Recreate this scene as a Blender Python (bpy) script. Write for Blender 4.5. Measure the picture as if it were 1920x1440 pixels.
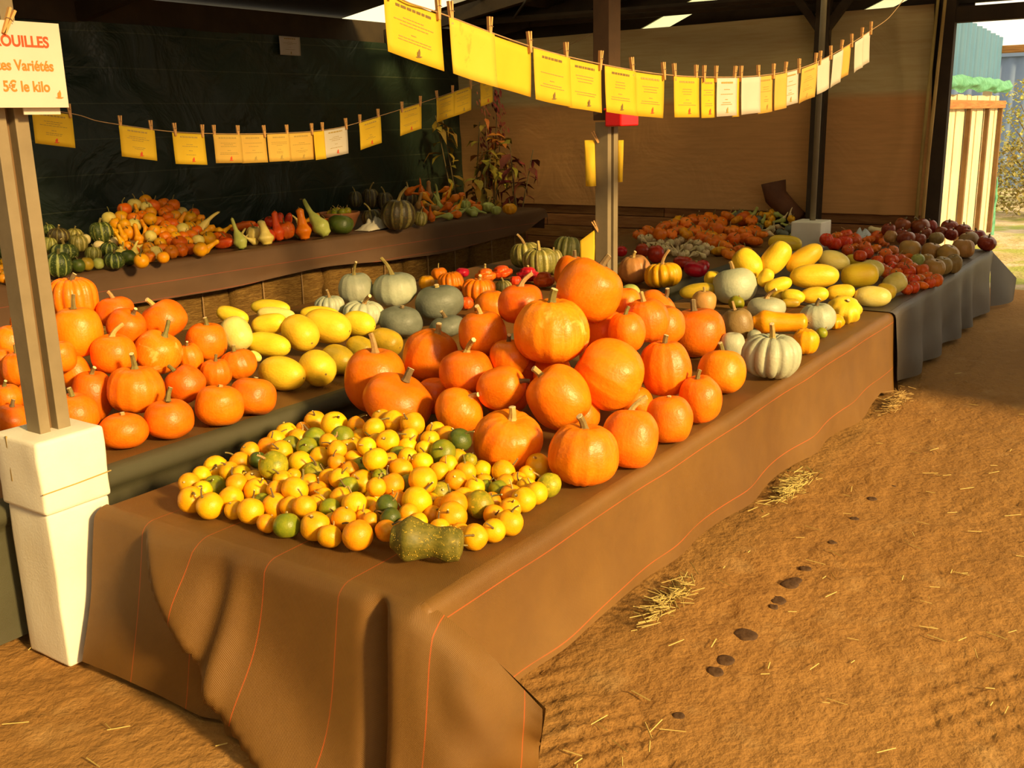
import bpy, bmesh, math, random
from mathutils import Vector, Matrix, noise
random.seed(11)
for o in list(bpy.data.objects): bpy.data.objects.remove(o)
S = bpy.context.scene
C = S.collection
V = Vector
PI = math.pi

# ------------------------------------------------------------------ camera, sky, sun, exposure
F = 1900.0
CAMP = V((0, 0, 1.6))
RT = V((0.5593711, -0.8286265, -0.0219573))
UP = V((0.2205008, 0.1232117, 0.9675734))
FW = V((0.7990515, 0.5460742, -0.2516339))
cam = bpy.data.objects.new('camera', bpy.data.cameras.new('camera'))
C.objects.link(cam)
cam.data.sensor_width = 36; cam.data.lens = F/1920*36; cam.data.clip_start = .05; cam.data.clip_end = 300
M = Matrix.Identity(4)
for i, a in enumerate((RT, UP, -FW)):
    for j in range(3): M[j][i] = a[j]
M.translation = CAMP
cam.matrix_world = M
S.camera = cam

w = bpy.data.worlds.new('overcast_sky'); S.world = w; w.use_nodes = True
bg = w.node_tree.nodes['Background']
bg.inputs[0].default_value = (1.0, .85, .60, 1); bg.inputs[1].default_value = 1.72
sun = bpy.data.objects.new('sun', bpy.data.lights.new('sun', 'SUN'))
C.objects.link(sun)
sun.data.energy = 7.0; sun.data.angle = math.radians(6.5); sun.data.color = (1, .70, .30)
SUN_EL = math.radians(22.5)
to_sun = V((-.17*math.cos(SUN_EL), -.985*math.cos(SUN_EL), math.sin(SUN_EL)))
sun.rotation_euler = to_sun.to_track_quat('Z', 'Y').to_euler()
sun.location = (0, -6, 5)
S.view_settings.view_transform = 'Standard'
S.view_settings.look = 'None'
S.view_settings.gamma = 1; S.view_settings.use_curve_mapping = False
S.view_settings.exposure = 0.0

# ------------------------------------------------------------------ pixel -> place helpers
def ray(px, py): return RT*((px-960)/F) - UP*((py-720)/F) + FW
def atz(px, py, z): d = ray(px, py); return CAMP + d*((z-CAMP.z)/d.z)
def atx(px, py, x): d = ray(px, py); return CAMP + d*(x/d.x)
def aty(px, py, y): d = ray(px, py); return CAMP + d*(y/d.y)
def proj(p):
    q = p-CAMP; z = q.dot(FW); return 960+F*q.dot(RT)/z, 720-F*q.dot(UP)/z, z

# ------------------------------------------------------------------ object helpers
def tag(o, label=None, cat=None, group=None, kind=None):
    if label: o['label'] = label
    if cat: o['category'] = cat
    if group: o['group'] = group
    if kind: o['kind'] = kind
    return o
def mesh(name, vs, fs, smooth=False, uv=None, mats=None, fm=None):
    me = bpy.data.meshes.new(name); me.from_pydata([tuple(v) for v in vs], [], fs)
    if uv:
        l = me.uv_layers.new(name='UVMap')
        for lp in me.loops: l.data[lp.index].uv = uv[lp.vertex_index]
    if smooth: me.polygons.foreach_set('use_smooth', [True]*len(me.polygons))
    if fm: me.polygons.foreach_set('material_index', fm)
    me.update(); return me
def obj(name, me, mat=None, parent=None, loc=None, **k):
    o = bpy.data.objects.new(name, me); C.objects.link(o)
    if mat is not None and me is not None and not me.materials: me.materials.append(mat)
    if parent: o.parent = parent
    if loc is not None: o.location = loc
    return tag(o, **k)
def empty(name, loc=(0,0,0), **k): return obj(name, None, None, None, loc, **k)

class MB:
    """collects shapes into one mesh"""
    def __init__(s): s.v = []; s.f = []
    def box(s, c, d, rz=0, rot=None):
        b = len(s.v); m = rot or Matrix.Rotation(rz, 3, 'Z')
        for x in (-.5,.5):
            for y in (-.5,.5):
                for z in (-.5,.5): s.v.append(V(c)+m@V((x*d[0], y*d[1], z*d[2])))
        for q in ((0,1,3,2),(4,6,7,5),(0,4,5,1),(2,3,7,6),(0,2,6,4),(1,5,7,3)): s.f.append([b+i for i in q])
        return s
    def tube(s, pts, rs, n=6, cap=True):
        pts = [V(p) for p in pts]
        if not isinstance(rs, (list, tuple)): rs = [rs]*len(pts)
        b = len(s.v); up = V((0,0,1))
        for i, p in enumerate(pts):
            t = (pts[min(i+1, len(pts)-1)]-pts[max(i-1, 0)]).normalized()
            a = t.cross(up)
            if a.length < .05: a = t.cross(V((1,0,0)))
            a.normalize(); c = t.cross(a)
            for k in range(n):
                th = 2*PI*k/n; s.v.append(p+(a*math.cos(th)+c*math.sin(th))*rs[i])
        for i in range(len(pts)-1):
            for k in range(n):
                k2 = (k+1)%n; s.f.append([b+i*n+k, b+i*n+k2, b+(i+1)*n+k2, b+(i+1)*n+k])
        if cap:
            s.f.append([b+k for k in range(n)]); e = b+(len(pts)-1)*n; s.f.append([e+n-1-k for k in range(n)])
        return s
    def poly(s, pts):
        b = len(s.v); s.v += [V(p) for p in pts]; s.f.append(list(range(b, b+len(pts)))); return s
    def me(s, name, smooth=False):
        m = mesh(name, s.v, s.f, smooth)
        bm = bmesh.new(); bm.from_mesh(m); bmesh.ops.recalc_face_normals(bm, faces=bm.faces); bm.to_mesh(m); bm.free(); return m
    def build(s, name, mat, parent=None, smooth=False, loc=None, bevel=0, **k):
        o = obj(name, s.me(name, smooth), mat, parent, loc, **k)
        if bevel:
            b = o.modifiers.new('bevel', 'BEVEL'); b.width = bevel; b.segments = 2; b.limit_method = 'ANGLE'
        return o

# ------------------------------------------------------------------ materials
def lin(r, g, b):
    f = lambda c: c/12.92 if c <= .04045 else ((c+.055)/1.055)**2.4
    return (f(r/255), f(g/255), f(b/255), 1)
class N:
    def __init__(s, name):
        s.m = bpy.data.materials.new(name); s.m.use_nodes = True; s.t = s.m.node_tree
        s.p = s.t.nodes['Principled BSDF']; s.out = s.t.nodes['Material Output']
    def n(s, typ, **k):
        x = s.t.nodes.new(typ)
        for a, v in k.items():
            if a.startswith('i_'):
                x.inputs[int(a[2:]) if a[2:].isdigit() else a[2:]].default_value = v
            else: setattr(x, a, v)
        return x
    def l(s, a, b): s.t.links.new(a, b)
    def math(s, op, a, b=None, c=None):
        x = s.n('ShaderNodeMath', operation=op)
        for i, q in enumerate((a, b, c)):
            if q is None: continue
            if isinstance(q, (int, float)): x.inputs[i].default_value = q
            else: s.l(q, x.inputs[i])
        return x.outputs[0]
    def mix(s, fac, a, b):
        x = s.n('ShaderNodeMix', data_type='RGBA')
        for i, q in ((0, fac), (6, a), (7, b)):
            if isinstance(q, (int, float, tuple)): x.inputs[i].default_value = q
            else: s.l(q, x.inputs[i])
        return x.outputs[2]
    def noise(s, scale, detail=3, rough=.55, vec=None, dist=0):
        x = s.n('ShaderNodeTexNoise'); x.inputs['Scale'].default_value = scale; x.inputs['Detail'].default_value = detail
        x.inputs['Roughness'].default_value = rough; x.inputs['Distortion'].default_value = dist
        s.l(vec if vec is not None else s.coord(), x.inputs['Vector']); return x.outputs[0]
    def coord(s, which='Object'):
        if not hasattr(s, 'tc'): s.tc = s.n('ShaderNodeTexCoord')
        return s.tc.outputs[which]
    def ramp(s, v, a, b):
        x = s.n('ShaderNodeMapRange'); x.inputs[1].default_value = a; x.inputs[2].default_value = b; s.l(v, x.inputs[0]); return x.outputs[0]
    def bump(s, h, strength, dist=.01):
        x = s.n('ShaderNodeBump'); x.inputs['Strength'].default_value = strength; x.inputs['Distance'].default_value = dist
        s.l(h, x.inputs['Height']); s.l(x.outputs[0], s.p.inputs['Normal'])
    def col(s, c): s.l(c, s.p.inputs['Base Color'])
    def vary(s, c, hue=.02, val=.25):
        oi = s.n('ShaderNodeObjectInfo'); h = s.n('ShaderNodeHueSaturation'); s.l(c, h.inputs['Color'])
        s.l(s.math('MULTIPLY_ADD', oi.outputs['Random'], 2*hue, .5-hue), h.inputs['Hue'])
        fr = s.math('FRACT', s.math('MULTIPLY', oi.outputs['Random'], 7.31))
        s.l(s.math('MULTIPLY_ADD', fr, val, 1-val*.6), h.inputs['Value']); return h.outputs[0]
    def rough(s, r, spec=.5): s.p.inputs['Roughness'].default_value = r; s.p.inputs['Specular IOR Level'].default_value = spec; return s

def m_plain(name, c1, c2=None, scale=8, rough=.7, bump=0, spec=.4, bscale=None, detail=4, hue=0, val=0):
    a = N(name); c2 = c2 or tuple(x*.75 for x in c1[:3])+(1,)
    n = a.noise(scale, detail); c = a.mix(a.ramp(n, .3, .7), c1, c2)
    if hue or val: c = a.vary(c, hue, val)
    a.col(c); a.rough(rough, spec)
    if bump: a.bump(a.noise(bscale or scale*4, 5), bump)
    return a.m
def m_skin(name, c1, c2, c3=None, rough=.35, hue=.012, val=.22, scale=1.6, spec=.32, streak=0):
    """fruit skin: two tones in soft patches, pale flecks, per-fruit variation"""
    a = N(name); c = a.mix(a.ramp(a.noise(scale, 3), .35, .68), c1, c2)
    if c3: c = a.mix(a.ramp(a.noise(scale*1.7, 4, vec=None, dist=.6), .60, .70), c, c3)
    if streak:
        s = a.n('ShaderNodeMapping'); s.inputs['Scale'].default_value = (9, 9, .7); a.l(a.coord(), s.inputs[0])
        c = a.mix(a.math('MULTIPLY', a.ramp(a.noise(2, 2, vec=s.outputs[0]), .45, .8), streak), c, tuple(min(1, x*1.35+.02) for x in c1[:3])+(1,))
    a.col(a.vary(c, hue, val)); a.rough(rough, spec)
    a.p.inputs['Coat Weight'].default_value = .05; a.p.inputs['Coat Roughness'].default_value = .3
    a.bump(a.noise(9, 4), .12, .03); return a.m
def m_stripe(name, dark, light, n=10, mid=None, width=.25):
    a = N(name); sp = a.n('ShaderNodeSeparateXYZ'); a.l(a.coord(), sp.inputs[0])
    ang = a.math('ARCTAN2', sp.outputs[1], sp.outputs[0])
    wob = a.math('MULTIPLY', a.noise(3.5, 3), 2.2)
    s = a.math('SINE', a.math('ADD', a.math('MULTIPLY', ang, n), wob))
    c = a.mix(a.ramp(s, 1-width*2, 1-width*.6), dark, light)
    c = a.mix(a.ramp(a.noise(7, 4), .56, .7), c, mid or light)
    a.col(a.vary(c, .015, .3)); a.rough(.42); a.bump(a.noise(9, 4), .15, .03); return a.m

MT = {}
MT['orange'] = m_skin('skin_orange', (.90,.215,.004,1), (.86,.165,.003,1), streak=.35, hue=.006)
MT['deep'] = m_skin('skin_deep_orange', (.86,.185,.004,1), (.78,.135,.003,1), streak=.25, hue=.006)
MT['scar'] = m_skin('skin_orange_scarred', (.92,.25,.006,1), (.86,.19,.004,1), (.95,.46,.10,1), scale=.9, streak=.5, hue=.004)
MT['redor'] = m_skin('skin_red_orange', (.80,.11,.008,1), (.62,.055,.006,1), (.85,.30,.03,1))
MT['red'] = m_skin('skin_red', (.62,.02,.012,1), (.42,.012,.01,1), rough=.22)
MT['darkred'] = m_skin('skin_dark_red', (.20,.028,.012,1), (.32,.06,.02,1), rough=.25)
MT['tan'] = m_skin('skin_tan', (.52,.25,.06,1), (.42,.22,.06,1), rough=.4)
MT['brown'] = m_skin('skin_brown', (.28,.16,.05,1), (.36,.22,.08,1), rough=.4)
MT['yellow'] = m_skin('skin_yellow', (.90,.49,.006,1), (.86,.40,.004,1), hue=.012, val=.2)
MT['amber'] = m_skin('skin_amber', (.88,.40,.006,1), (.82,.31,.004,1), hue=.012, val=.2)
MT['lemon'] = m_skin('skin_lemon', (.88,.60,.03,1), (.82,.50,.02,1), hue=.008, val=.12, rough=.4)
MT['pale'] = m_skin('skin_pale_yellow', (.86,.68,.20,1), (.80,.60,.12,1), hue=.008, val=.15)
MT['olive'] = m_skin('skin_olive_yellow', (.58,.36,.02,1), (.42,.28,.02,1), hue=.01, val=.2)
MT['green'] = m_skin('skin_green', (.21,.24,.012,1), (.33,.31,.012,1), hue=.015, val=.25)
MT['dgreen'] = m_skin('skin_dark_green', (.055,.085,.012,1), (.10,.12,.016,1), val=.3)
MT['mottled'] = m_skin('skin_mottled', (.45,.36,.015,1), (.24,.24,.012,1), (.80,.52,.03,1), scale=2.2)
MT['grey'] = m_skin('skin_grey', (.40,.42,.28,1), (.50,.50,.33,1), hue=.01, val=.2, rough=.45)
MT['slate'] = m_skin('skin_slate', (.135,.145,.105,1), (.19,.20,.15,1), val=.2, rough=.5)
MT['cream'] = m_skin('skin_cream', (.78,.60,.32,1), (.68,.50,.22,1), val=.2)
MT['pgreen'] = m_skin('skin_pale_green', (.50,.52,.13,1), (.38,.42,.08,1), val=.25)
MT['acorn'] = m_stripe('skin_green_striped', (.05,.075,.014,1), (.38,.40,.10,1), 9)
MT['turk'] = m_stripe('skin_turban', (.07,.05,.02,1), (.26,.20,.06,1), 11, (.16,.08,.02,1))
MT['custripe'] = m_stripe('skin_olive_striped', (.22,.20,.035,1), (.52,.45,.14,1), 10, (.36,.30,.06,1))
MT['warty'] = m_skin('skin_warty', (.13,.12,.012,1), (.22,.18,.02,1), (.55,.38,.03,1), scale=4, rough=.6)
MT['wart'] = m_plain('wart_yellow', (.72,.48,.05,1), (.5,.32,.03,1), rough=.6)
MT['stem'] = m_plain('stem_green_brown', (.24,.19,.045,1), (.15,.11,.03,1), 3, .75, .3, hue=.02, val=.3)
MT['drystem'] = m_plain('stem_dry', (.52,.36,.11,1), (.33,.20,.055,1), 3, .75, .3, hue=.02, val=.35)
MT['cutstem'] = m_plain('stem_cut_end', (.80,.62,.33,1), (.70,.50,.24,1), 6, .8)
MT['darkstem'] = m_plain('stem_dark', (.20,.13,.05,1), (.11,.075,.03,1), 3, .75, .3)
MT['scarpad'] = m_plain('blossom_scar', (.30,.18,.04,1), (.2,.1,.03,1), 5, .8)
MT['white'] = m_plain('white_foam', (.86,.80,.66,1), (.80,.72,.56,1), 6, .75, .12, bscale=140)
MT['metal'] = m_plain('galvanised_post', (.25,.19,.105,1), (.20,.15,.08,1), 9, .6, .1, spec=.4)
MT['wood'] = m_plain('old_wood', (.20,.115,.045,1), (.13,.07,.028,1), 5, .8, .2)
MT['shaded_postwood'] = m_plain('shaded_brown_post_wood', (.085,.042,.016,1), (.05,.025,.01,1), 5, .8, .2)  # brown wood with the roof's shade put into its colour
MT['darkwood'] = m_plain('dark_wood', (.05,.03,.014,1), (.03,.018,.01,1), 5, .85, .2)
MT['palewood'] = m_plain('pale_wood', (.80,.66,.42,1), (.68,.54,.34,1), 5, .8, .2)
MT['peg'] = m_plain('peg_wood', (.66,.36,.12,1), (.55,.27,.08,1), 12, .7)
MT['string'] = m_plain('string_fibre', (.42,.26,.12,1), (.3,.18,.08,1), 30, .9)
MT['ypaper'] = m_plain('yellow_paper', (.88,.62,.035,1), (.84,.57,.03,1), 10, .75)
MT['opaper'] = m_plain('ochre_paper', (.82,.55,.11,1), (.78,.5,.10,1), 10, .75)
MT['wpaper'] = m_plain('white_paper', (.80,.72,.60,1), (.76,.68,.56,1), 10, .6)
MT['stained'] = m_skin('stained_yellow_paper', (.88,.64,.07,1), (.87,.62,.06,1), (.80,.46,.05,1), scale=9, rough=.75, hue=0, val=0)
MT['logbark'] = m_plain('dark_bark', (.15,.052,.018,1), (.09,.03,.012,1), 6, .8, .4)
MT['ink'] = m_plain('dark_ink', (.16,.10,.03,1), (.2,.12,.03,1), 10, .8)
MT['fink'] = m_plain('faded_ink', (.36,.24,.05,1), (.42,.28,.06,1), 10, .8)
MT['redink'] = m_plain('red_ink', (.62,.06,.015,1), (.66,.09,.02,1), 20, .8)
MT['orink'] = m_plain('orange_ink', (.80,.17,.02,1), (.78,.2,.03,1), 20, .8)
MT['redpl'] = m_plain('red_plastic', (.62,.006,.006,1), (.55,.005,.005,1), 6, .35)
MT['terra'] = m_plain('terracotta', (.36,.13,.045,1), (.29,.10,.035,1), 8, .8, .15)
MT['bag'] = m_plain('white_bag', (.75,.68,.52,1), (.66,.58,.42,1), 8, .45)
MT['silver'] = m_plain('silver_plastic', (.62,.66,.70,1), (.5,.54,.58,1), 8, .25)
MT['leaf'] = m_plain('dry_leaf', (.26,.22,.03,1), (.42,.26,.03,1), 3, .7, hue=.03, val=.5)
MT['oleaf'] = m_plain('orange_leaf', (.45,.15,.02,1), (.55,.24,.03,1), 3, .7, hue=.03, val=.4)
MT['rleaf'] = m_plain('red_flower_tuft', (.15,.03,.02,1), (.24,.05,.03,1), 3, .8, hue=.02, val=.4)
MT['gleaf'] = m_plain('bush_leaf', (.28,.32,.06,1), (.45,.40,.10,1), 3, .7, hue=.05, val=.5)
MT['straw'] = m_plain('straw', (.68,.47,.15,1), (.50,.32,.08,1), 4, .7, hue=.015, val=.4)
MT['net'] = m_plain('green_net', (.14,.40,.26,1), (.06,.24,.14,1), 20, .7)
MT['wet'] = m_plain('dark_droppings', (.11,.052,.016,1), (.065,.03,.010,1), 20, .75, .4)
MT['inside'] = m_plain('dark_void', (.04,.03,.02,1), None, 5, .9)

def m_ground():
    a = N('earth_floor'); co = a.coord()
    c = a.mix(a.ramp(a.noise(.9, 5), .32, .68), (.42,.215,.060,1), (.33,.160,.042,1))
    c = a.mix(a.math('MULTIPLY', a.ramp(a.noise(14, 5, .65), .5, .75), .45), c, (.20,.10,.032,1))
    c = a.mix(a.math('MULTIPLY', a.ramp(a.noise(5, 4), .58, .72), .35), c, (.50,.31,.12,1))
    a.col(c); a.rough(.9, .15)
    h = a.math('ADD', a.noise(38, 6, .6), a.math('MULTIPLY', a.noise(9, 3), .8)); a.bump(h, .55, .02); return a.m
def m_gravel():
    a = N('outside_ground'); n = a.noise(2.5, 5)
    c = a.mix(a.ramp(n, .4, .6), (.62,.50,.36,1), (.42,.36,.18,1)); c = a.mix(a.ramp(a.noise(1.1, 3), .5, .6), c, (.34,.38,.10,1))
    a.col(c); a.rough(.95, .1); a.bump(a.noise(20, 5), .8, .05); return a.m
def m_cloth(name, c1, c2, stripes=(), rough=.5, sc=(.75,.11,.02,1)):
    """woven plastic ground cover; u of the UV map is metres across the cloth"""
    a = N(name); uv = a.coord('UV'); sp = a.n('ShaderNodeSeparateXYZ'); a.l(uv, sp.inputs[0]); u, v = sp.outputs[0], sp.outputs[1]
    c = a.mix(a.ramp(a.noise(1.8, 5, .6), .34, .66), c1, c2)
    c = a.mix(a.math('MULTIPLY', a.ramp(a.noise(11, 5, .7), .52, .78), .35), c, tuple(x*.55 for x in c1[:3])+(1,))
    wv = a.math('MULTIPLY', a.math('SINE', a.math('MULTIPLY', u, 1500)), a.math('SINE', a.math('MULTIPLY', v, 1500)))
    c = a.mix(a.math('MULTIPLY_ADD', wv, .035, .035), c, (.9,.6,.25,1))
    if stripes:
        m = None
        for s in stripes:
            d = a.math('LESS_THAN', a.math('ABSOLUTE', a.math('SUBTRACT', u, s)), .0017)
            m = d if m is None else a.math('MAXIMUM', m, d)
        br = a.math('MULTIPLY_ADD', a.ramp(a.noise(5, 3), .3, .5), .28, .2)
        c = a.mix(a.math('MULTIPLY', m, br), c, sc)
    a.col(c); a.rough(rough, .32)
    h = a.math('ADD', a.math('MULTIPLY', wv, .25), a.math('MULTIPLY', a.noise(7, 5), 2.6)); a.bump(h, .42, .008); return a.m
STR = (2.44, 2.20, 1.93, 1.665, 1.36, 1.09)
MT['cloth'] = m_cloth('brown_ground_cloth', (.185,.083,.012,1), (.125,.050,.007,1), STR)
MT['bcloth'] = m_cloth('dark_ground_cloth', (.075,.060,.046,1), (.045,.036,.028,1), rough=.36)
MT['rcloth'] = m_cloth('maroon_brown_cloth', (.105,.046,.020,1), (.075,.032,.014,1), (5.55, 5.66), sc=(.5,.06,.03,1))
MT['gcloth'] = m_cloth('black_green_cloth', (.050,.055,.030,1), (.033,.035,.02,1), rough=.45)
def m_tarp_green():
    a = N('green_tarpaulin'); sp = a.n('ShaderNodeSeparateXYZ'); a.l(a.coord(), sp.inputs[0])
    c = a.mix(a.ramp(a.noise(.8, 4), .35, .7), (.016,.030,.018,1), (.010,.018,.012,1))
    ln = a.math('LESS_THAN', a.math('ABSOLUTE', a.math('SUBTRACT', a.math('FRACT', a.math('MULTIPLY', sp.outputs[2], 3.6)), .5)), .014)
    c = a.mix(a.math('MULTIPLY', ln, .5), c, (.09,.10,.055,1)); a.col(c); a.rough(.42, .5)
    a.bump(a.noise(2.2, 4, .5, dist=1.0), .6, .08); return a.m
def m_tarp_tan():
    a = N('tan_net_tarpaulin'); sp = a.n('ShaderNodeSeparateXYZ'); a.l(a.coord(), sp.inputs[0])
    top = a.ramp(sp.outputs[2], 1.72, 1.80)
    c = a.mix(top, (.62,.31,.11,1), (.56,.43,.20,1))
    mp = a.n('ShaderNodeMapping'); mp.inputs['Scale'].default_value = (1, 1.2, 16); a.l(a.coord(), mp.inputs[0])
    c = a.mix(a.math('MULTIPLY', a.ramp(a.noise(2, 4, vec=mp.outputs[0]), .4, .7), .35), c, (.40,.21,.07,1))
    a.col(c); a.rough(.75, .3); a.bump(a.noise(1.6, 4, dist=.8), .5, .06); return a.m
def m_planks():
    a = N('board_wood'); mp = a.n('ShaderNodeMapping'); mp.inputs['Scale'].default_value = (1, 1.2, 14); a.l(a.coord(), mp.inputs[0])
    c = a.mix(a.ramp(a.noise(3, 5, vec=mp.outputs[0], dist=.6), .3, .7), (.46,.215,.065,1), (.27,.115,.034,1)); a.col(a.vary(c, .01, .3)); a.rough(.75, .3)
    a.bump(a.noise(6, 5, vec=mp.outputs[0]), .4, .02); return a.m
def m_bale():
    a = N('straw_bale_mat'); mp = a.n('ShaderNodeMapping'); mp.inputs['Scale'].default_value = (4, 30, 30); a.l(a.coord(), mp.inputs[0])
    c = a.mix(a.ramp(a.noise(2.2, 6, .7, vec=mp.outputs[0], dist=1.5), .35, .65), (.42,.24,.06,1), (.20,.095,.022,1)); a.col(c); a.rough(.9, .15)
    a.bump(a.noise(3, 6, .7, vec=mp.outputs[0], dist=1.5), .9, .04); return a.m
def m_sheet(name, c1, c2):
    return m_plain(name, c1, c2, 1.2, .55, 0)
MT['ground'] = m_ground(); MT['gravel'] = m_gravel(); MT['gtarp'] = m_tarp_green(); MT['ttarp'] = m_tarp_tan()
MT['plank'] = m_planks(); MT['bale'] = m_bale()
MT['blue'] = m_sheet('blue_sheet', (.06,.18,.33,1), (.09,.22,.36,1)); MT['bgrey'] = m_sheet('blue_grey_sheet', (.13,.20,.38,1), (.18,.26,.44,1))
MT['roof'] = m_sheet('roof_sheet', (.045,.034,.022,1), (.03,.022,.015,1))
def m_skylight():
    a = N('translucent_sheet'); tr = a.n('ShaderNodeBsdfTransparent'); tr.inputs[0].default_value = (.95,.97,.78,1)
    tl = a.n('ShaderNodeBsdfTranslucent'); tl.inputs[0].default_value = (.9,.92,.7,1)
    mx = a.n('ShaderNodeMixShader'); mx.inputs[0].default_value = .25; a.l(tr.outputs[0], mx.inputs[1]); a.l(tl.outputs[0], mx.inputs[2]); a.l(mx.outputs[0], a.out.inputs[0]); return a.m
MT['sky'] = m_skylight()
def m_paper_translucent(src):
    """thin paper lets some daylight through"""
    m = src; t = m.node_tree; p = t.nodes['Principled BSDF']; out = t.nodes['Material Output']
    tl = t.nodes.new('ShaderNodeBsdfTranslucent'); mx = t.nodes.new('ShaderNodeMixShader'); mx.inputs[0].default_value = .35
    lk = p.inputs['Base Color'].links[0].from_socket; t.links.new(lk, tl.inputs[0])
    t.links.new(p.outputs[0], mx.inputs[1]); t.links.new(tl.outputs[0], mx.inputs[2]); t.links.new(mx.outputs[0], out.inputs[0])
for k in ('ypaper', 'opaper', 'wpaper', 'stained'): m_paper_translucent(MT[k])

# ------------------------------------------------------------------ floor
def grid_axis(segs):
    r = []
    for a, b, st in segs:
        n = max(1, round((b-a)/st)); r += [a+(b-a)*i/n for i in range(n)]
    r.append(segs[-1][1]); return r
def floor_h(x, y):
    p = V((x, y, 0)); h = .010*noise.noise(p*1.3)
    h += .007*noise.noise(p*6+V((3,1,0)))+.007*(1-abs(noise.noise(V((x*9, y*15, 2)))))-.007
    r = noise.noise(p*1.7+V((7,7,0)))
    if r > .22: h += min(1, (r-.22)*5)*.007*math.sin((x*.55+y*.85)*95+6*noise.noise(p*3))
    return h+.005*noise.noise(p*34)+.004*noise.noise(p*17+V((9,2,0)))
xs = grid_axis([(-4,.8,.4),(.8,4.2,.021),(4.2,6.5,.05),(6.5,10.2,.2)])
ys = grid_axis([(-3,-.4,.3),(-.4,3.3,.023),(3.3,4,.1),(4,7.7,.4)])
vs = []; 
for x in xs:
    for y in ys:
        k = 1 if .5 < x < 7 and -.6 < y < 4 else .2
        vs.append((x, y, floor_h(x, y)*k))
ny = len(ys)
fs = [(i*ny+j, (i+1)*ny+j, (i+1)*ny+j+1, i*ny+j+1) for i in range(len(xs)-1) for j in range(ny-1)]
obj('floor', mesh('floor', vs, fs, True), MT['ground'], kind='structure')
vs = []; xs2 = grid_axis([(10.2, 40, .6)]); ys2 = grid_axis([(-12, 14, .6)])
for x in xs2:
    for y in ys2: vs.append((x, y, .05*noise.noise(V((x*.7, y*.7, 0)))-.01))
ny = len(ys2); fs = [(i*ny+j, (i+1)*ny+j, (i+1)*ny+j+1, i*ny+j+1) for i in range(len(xs2)-1) for j in range(ny-1)]
obj('floor_yard', mesh('floor_yard', vs, fs, True), MT['gravel'], kind='structure')

m = MB(); m.poly([(-30,-40,-.02),(40,-40,-.02),(40,-3,-.02),(-30,-3,-.02)]); m.build('floor_apron', MT['ground'], kind='structure')  # unseen ground, added to stop sky light from below and bounce warm
# ------------------------------------------------------------------ walls, roof
def sheet_grid(P, nu, nv, fn):
    vs = [fn(i/nu, j/nv) for i in range(nu+1) for j in range(nv+1)]
    fs = [(i*(nv+1)+j, (i+1)*(nv+1)+j, (i+1)*(nv+1)+j+1, i*(nv+1)+j+1) for i in range(nu) for j in range(nv)]
    return mesh(P, vs, fs, True)
def gw(u, v):
    x = -1+11.0*u; z = .0+2.43*v; p = V((x*.9, z*.9, 0))
    y = 7.5+.05*noise.noise(p*1.1)+.03*noise.noise(V((x*.8+z*1.1, z*.3, 4))*2)
    y -= .05*math.exp(-((x-7.2-(2.4-z)*.7)/.10)**2)+.04*math.exp(-((x-5.2-(2.4-z)*.55)/.08)**2)
    return (x, y, z)
wl = obj('wall_left', sheet_grid('wall_left', 120, 40, gw), MT['gtarp'], kind='structure')
MB().box((4.5,7.56,2.53),(11.4,.10,.22)).build('wall_plate_beam', MT['darkwood'], wl)
MB().box((4.5,7.66,1.3),(11.4,.04,2.6)).build('outer_cladding', MT['roof'], wl)
def tw(u, v):
    y = 2.22+5.33*u; z = .66+1.86*v-.05*u*v
    if u < .02 and v < .5: pass
    x = 10.0+.05*noise.noise(V((y*.8, z*.6, 1)))-.035*math.sin((y*.6+z*1.3)*4)*noise.noise(V((y*.5, z*.5, 8)))
    x -= .05*math.exp(-((y-2.45-.08*math.sin(z*3))/.06)**2)
    y -= .10*(1-v)*math.exp(-(u/.03)**2)
    return (x, y, z)
wb = empty('wall_back', (10, 4.8, 0), kind='structure')
def child_world(o, p):  # keep world coordinates under a moved Empty
    o.parent = p; o.matrix_parent_inverse = Matrix.Translation(-p.location)
t_ = obj('tarpaulin', sheet_grid('tarpaulin', 90, 40, tw), MT['ttarp']); child_world(t_, wb)
o = MB().box((10.16,4.85,1.22),(.04,5.6,2.44)).build('outer_cladding', MT['roof']); child_world(o, wb)
zz = 0.02; rb = random.Random(5)
for r in range(5):
    y = 2.2
    while y < 7.5:
        L = rb.uniform(1.2, 2.3); L = min(L, 7.5-y)
        b = MB().box((10.07+rb.uniform(-.012,.012), y+L/2, zz+.066),(.045, L-.012, .128)).build('plank', MT['plank'], bevel=.006); child_world(b, wb); y += L
    zz += .134
# gable boards over the tarpaulin, cut on the slant, with daylight strips between them
def quadboard(name, pts, mat, th=.03):
    m = MB(); n = len(pts); f = [V((10.10, y, z)) for y, z in pts]; bk = [V((10.10+th, y, z)) for y, z in pts]
    m.v = f+bk; m.f = [list(range(n)), list(range(2*n-1, n-1, -1))]+[[i, (i+1) % n, n+(i+1) % n, n+i] for i in range(n)]
    o = obj(name, m.me(name), mat); child_world(o, wb)
def sl(y, z): return y-(z-2.42)*2.35
zt = 2.98
quadboard('gable_board', [(7.65,2.40),(sl(5.36,2.40),2.40),(sl(5.36,zt),zt),(7.65,zt)], MT['darkwood'])
quadboard('gable_board', [(sl(5.02,2.40),2.40),(sl(3.10,2.40),2.40),(sl(3.10,zt),zt),(sl(5.02,zt),zt)], MT['darkwood'])
quadboard('gable_board', [(sl(2.84,2.40),2.40),(1.9,2.40),(1.9,2.60),(sl(2.84,2.60),2.60)], MT['darkwood'])
quadboard('gable_board', [(7.65,zt),(1.3,zt),(1.3,4.1),(7.65,4.1)], MT['darkwood'])
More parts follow.
